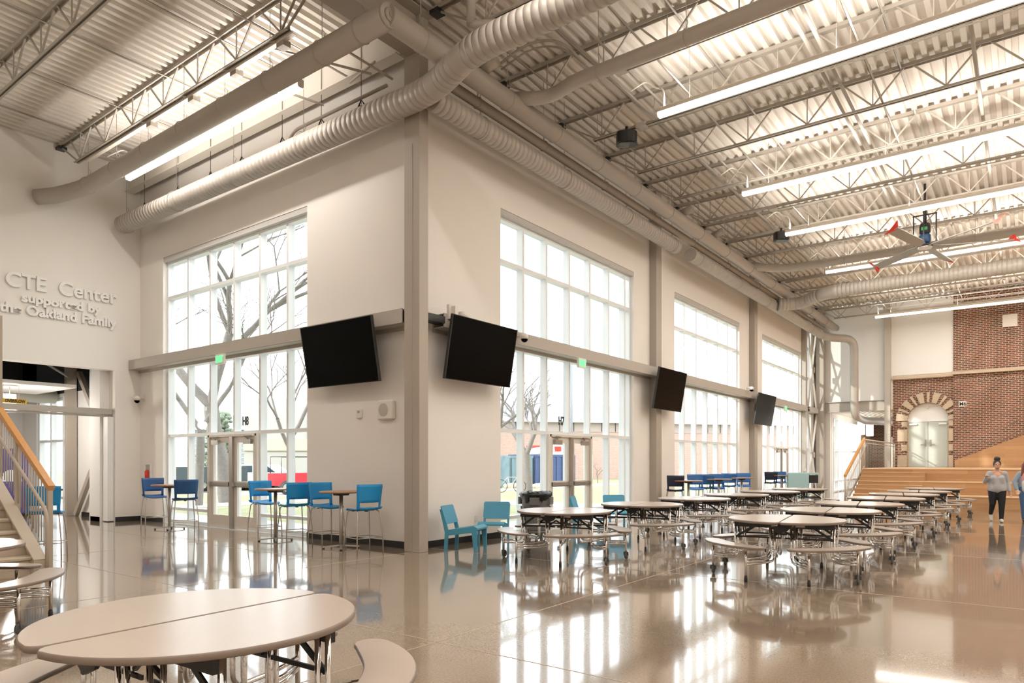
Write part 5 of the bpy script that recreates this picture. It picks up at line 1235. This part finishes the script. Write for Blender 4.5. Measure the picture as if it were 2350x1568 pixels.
def person(lab, loc, rz, P, hairfn, skin, H=1.62, wide=1.0):
    # local: facing +X, left = +Y ; P = joint dictionary
    t = thing('person', lab, 'person', loc, rz)
    b = MB(); J = {k: Vector(v) for k, v in P.items()}
    b.ball(J['head'], .095, .95, .80, 1.22, 16, 12); b.ball(J['head']+Vector((.03, 0, -.06)), .062, 1, .85, .9)           # skull, jaw
    b.ball(J['head']+Vector((.097, 0, -.012)), .017, 1.1, .8, 1.3, 8, 6)                                                # nose
    for s in (-1, 1): b.ball(J['head']+Vector((-.005, s*.078, -.01)), .022, .7, .35, 1.2, 8, 6)
    capsule(b, J['head']+Vector((-.01, 0, -.09)), J['neck'], .048, .055)
    capsule(b, J['neck']+Vector((0, 0, -.06)), Vector((0, 0, 1.12)), .055, .115*wide); capsule(b, J['chest'], J['pelvis'], .125*wide, .13*wide)
    for s in ('l', 'r'):
        capsule(b, J['neck']+Vector((0, 0, -.05)), J['sh'+s], .055, .06); capsule(b, J['sh'+s], J['el'+s], .052*wide, .040*wide); capsule(b, J['el'+s], J['wr'+s], .040, .027)
        capsule(b, J['pelvis'], J['hip'+s], .11*wide, .10*wide); capsule(b, J['hip'+s], J['kn'+s], .092*wide, .058); capsule(b, J['kn'+s], J['an'+s], .056, .036)
        f = J['an'+s]; tdir = Vector(P.get('toe'+s, (1, 0, -.2))).normalized(); capsule(b, f+Vector((-.02, 0, -.035)), f+tdir*.16+Vector((0, 0, -.03)), .034, .026)
        w = J['wr'+s]; hd = (w-J['el'+s]).normalized(); side = hd.cross(Vector((1, 0, 0))); side = side.normalized() if side.length > .1 else Vector((0, 1, 0)); pal = w+hd*.055
        b.bar(w, w+hd*.085, .07, .026, up=side.cross(hd)); capsule(b, w, pal, .026, .030, 8)
        crl = side.cross(hd).normalized()
        for i, (o_, L) in enumerate(((-.030, .062), (-.010, .072), (.010, .068), (.029, .054))):
            a0 = w+hd*.085+side*o_; a1 = a0+hd*L*.55+crl*.006; a2 = a1+hd*L*.35+crl*.022; capsule(b, a0, a1, .0095, .009, 6); capsule(b, a1, a2, .009, .0075, 6)
        capsule(b, w+hd*.03-side*.03, w+hd*.065-side*.062, .012, .010, 6); capsule(b, w+hd*.065-side*.062, w+hd*.098-side*.060, .010, .008, 6)
    remesh(b, 'body', skin, t, .0085, 3)
    e = MB()
    for s in (-1, 1): e.ball(J['head']+Vector((.082, s*.032, .008)), .012, .5, 1.2, .7, 8, 6)
    e.build('eye', 'ink', t); e = MB(); e.ball(J['head']+Vector((.088, 0, -.058)), .018, .35, 1.3, .4, 10, 6); e.build('mouth', 'shirt_pink', t)
    hairfn(t, J); return t, J
def shoes(t, J, P, mt, out='rubber'):
    for s in ('l', 'r'):
        b = MB(); f = J['an'+s]; td = Vector(P.get('toe'+s, (1, 0, -.2))).normalized(); capsule(b, f+Vector((-.03, 0, -.04)), f+td*.17+Vector((0, 0, -.035)), .046, .036); capsule(b, f, f+Vector((-.02, 0, -.04)), .044, .046); remesh(b, 'shoe', mt, t, .01, 2)
def sleeves(b, J, arms, w=1.0, r=.068):
    for s in arms: capsule(b, J['neck']+Vector((0, 0, -.09)), J['sh'+s], .055, .062); capsule(b, J['sh'+s], J['el'+s], r*w, .060); capsule(b, J['el'+s], J['wr'+s]+(J['el'+s]-J['wr'+s])*.06, .060, .043)
# --- woman in grey sweatshirt walking towards the camera
P1 = dict(head=(.02, 0, 1.50), neck=(0, 0, 1.36), chest=(0, 0, 1.18), pelvis=(0, 0, .90), shl=(0, .155, 1.265), shr=(0, -.155, 1.265),
    ell=(-.05, .235, 1.04), wrl=(.02, .27, .80), elr=(.0, -.26, 1.06), wrr=(.20, -.25, 1.17), hipl=(0, .09, .86), hipr=(0, -.09, .86),
    knl=(.08, .09, .47), anl=(.10, .08, .085), knr=(.02, -.10, .48), anr=(-.30, -.10, .20), toel=(1, 0, -.05), toer=(.7, 0, -.9))
def bun(t, J):
    b = MB(); h = J['head']; b.ball(h+Vector((-.022, 0, .022)), .107, .95, .86, 1.12, 16, 10); b.ball(h+Vector((-.01, 0, .155)), .072, 1, 1.05, .85, 12, 8)
    remesh(b, 'hair', 'hair', t, .01, 2)
fa = math.atan2(-1, .1)
t, J = person('woman in grey sweatshirt and black leggings walking towards the camera', (-.62, 20.84, 0), math.atan2(-.98, .15), P1, bun, 'skin', wide=1.08); t.scale = (.95, .95, .945)
b = MB(); sleeves(b, J, 'lr', 1.1, .072); capsule(b, J['neck']+Vector((0, 0, -.09)), Vector((0, 0, 1.12)), .065, .15); capsule(b, Vector((0, 0, 1.10)), Vector((0, 0, .90)), .15, .165); 
for s in (-1, 1): capsule(b, Vector((0, s*.05, 1.12)), Vector((0, s*.08, .86)), .12, .135); capsule(b, Vector((.07, s*.07, 1.14)), Vector((.05, s*.06, 1.05)), .09, .10)
remesh(b, 'sweatshirt', 'sweater', t, .012, 4)
b = MB()
for s in ('l', 'r'): capsule(b, Vector((0, 0, .90)), J['hip'+s], .135, .125); capsule(b, J['hip'+s], J['kn'+s], .118, .076); capsule(b, J['kn'+s], J['an'+s]+Vector((0, 0, .0)), .074, .048)
remesh(b, 'leggings', 'leggings', t, .012, 3); shoes(t, J, P1, 'shoe')
# --- woman with long auburn hair at the right picture edge
P2 = dict(P1); P2.update(ell=(-.03, .27, 1.04), wrl=(.10, .27, .84), elr=(.04, -.27, 1.05), wrr=(.16, -.22, .84), knl=(.04, .09, .47), anl=(-.16, .09, .12), knr=(.10, -.08, .47), anr=(.12, -.07, .085), toer=(1, 0, -.05), toel=(.8, 0, -.6), head=(.02, 0, 1.49))
def longhair(t, J):
    b = MB(); h = J['head']; b.ball(h+Vector((-.025, 0, .02)), .108, .98, .88, 1.12, 16, 10)
    for s in (-1, 1): capsule(b, h+Vector((-.02, s*.07, .0)), Vector((.05, s*.11, 1.22)), .05, .035); capsule(b, h+Vector((-.06, s*.04, .0)), Vector((-.06, s*.09, 1.15)), .06, .05)
    remesh(b, 'hair', 'hair_red', t, .01, 3)
t, J = person('woman with long auburn hair, pink top and torn jeans at the right edge', (-.02, 21.25, 0), math.atan2(-.98, .02), P2, longhair, 'skin_light'); t.scale = (.95, .95, .945)
b = MB(); capsule(b, J['neck']+Vector((.02, 0, -.05)), J['chest'], .085, .145); capsule(b, J['chest'], Vector((.0, 0, .90)), .145, .15); remesh(b, 'top', 'shirt_pink', t, .012, 3)
b = MB(); sleeves(b, J, 'lr'); 
for s in (-1, 1): capsule(b, Vector((-.01, s*.10, 1.20)), Vector((-.0, s*.11, .86)), .085, .095); 
capsule(b, Vector((-.06, 0, 1.20)), Vector((-.06, 0, .86)), .12, .13); remesh(b, 'jacket', 'jacket', t, .012, 3)
b = MB(); capsule(b, Vector((.06, 0, 1.02)), Vector((.05, 0, .86)), .125, .135); remesh(b, 'shirt_hem', 'shirt_white', t, .012, 3)
b = MB()
for s in ('l', 'r'): capsule(b, Vector((0, 0, .90)), J['hip'+s], .13, .12); capsule(b, J['hip'+s], J['kn'+s], .11, .075); capsule(b, J['kn'+s], J['an'+s]+Vector((0, 0, .03)), .074, .055)
remesh(b, 'jeans', 'denim', t, .012, 3); shoes(t, J, P2, 'shoe_dark')
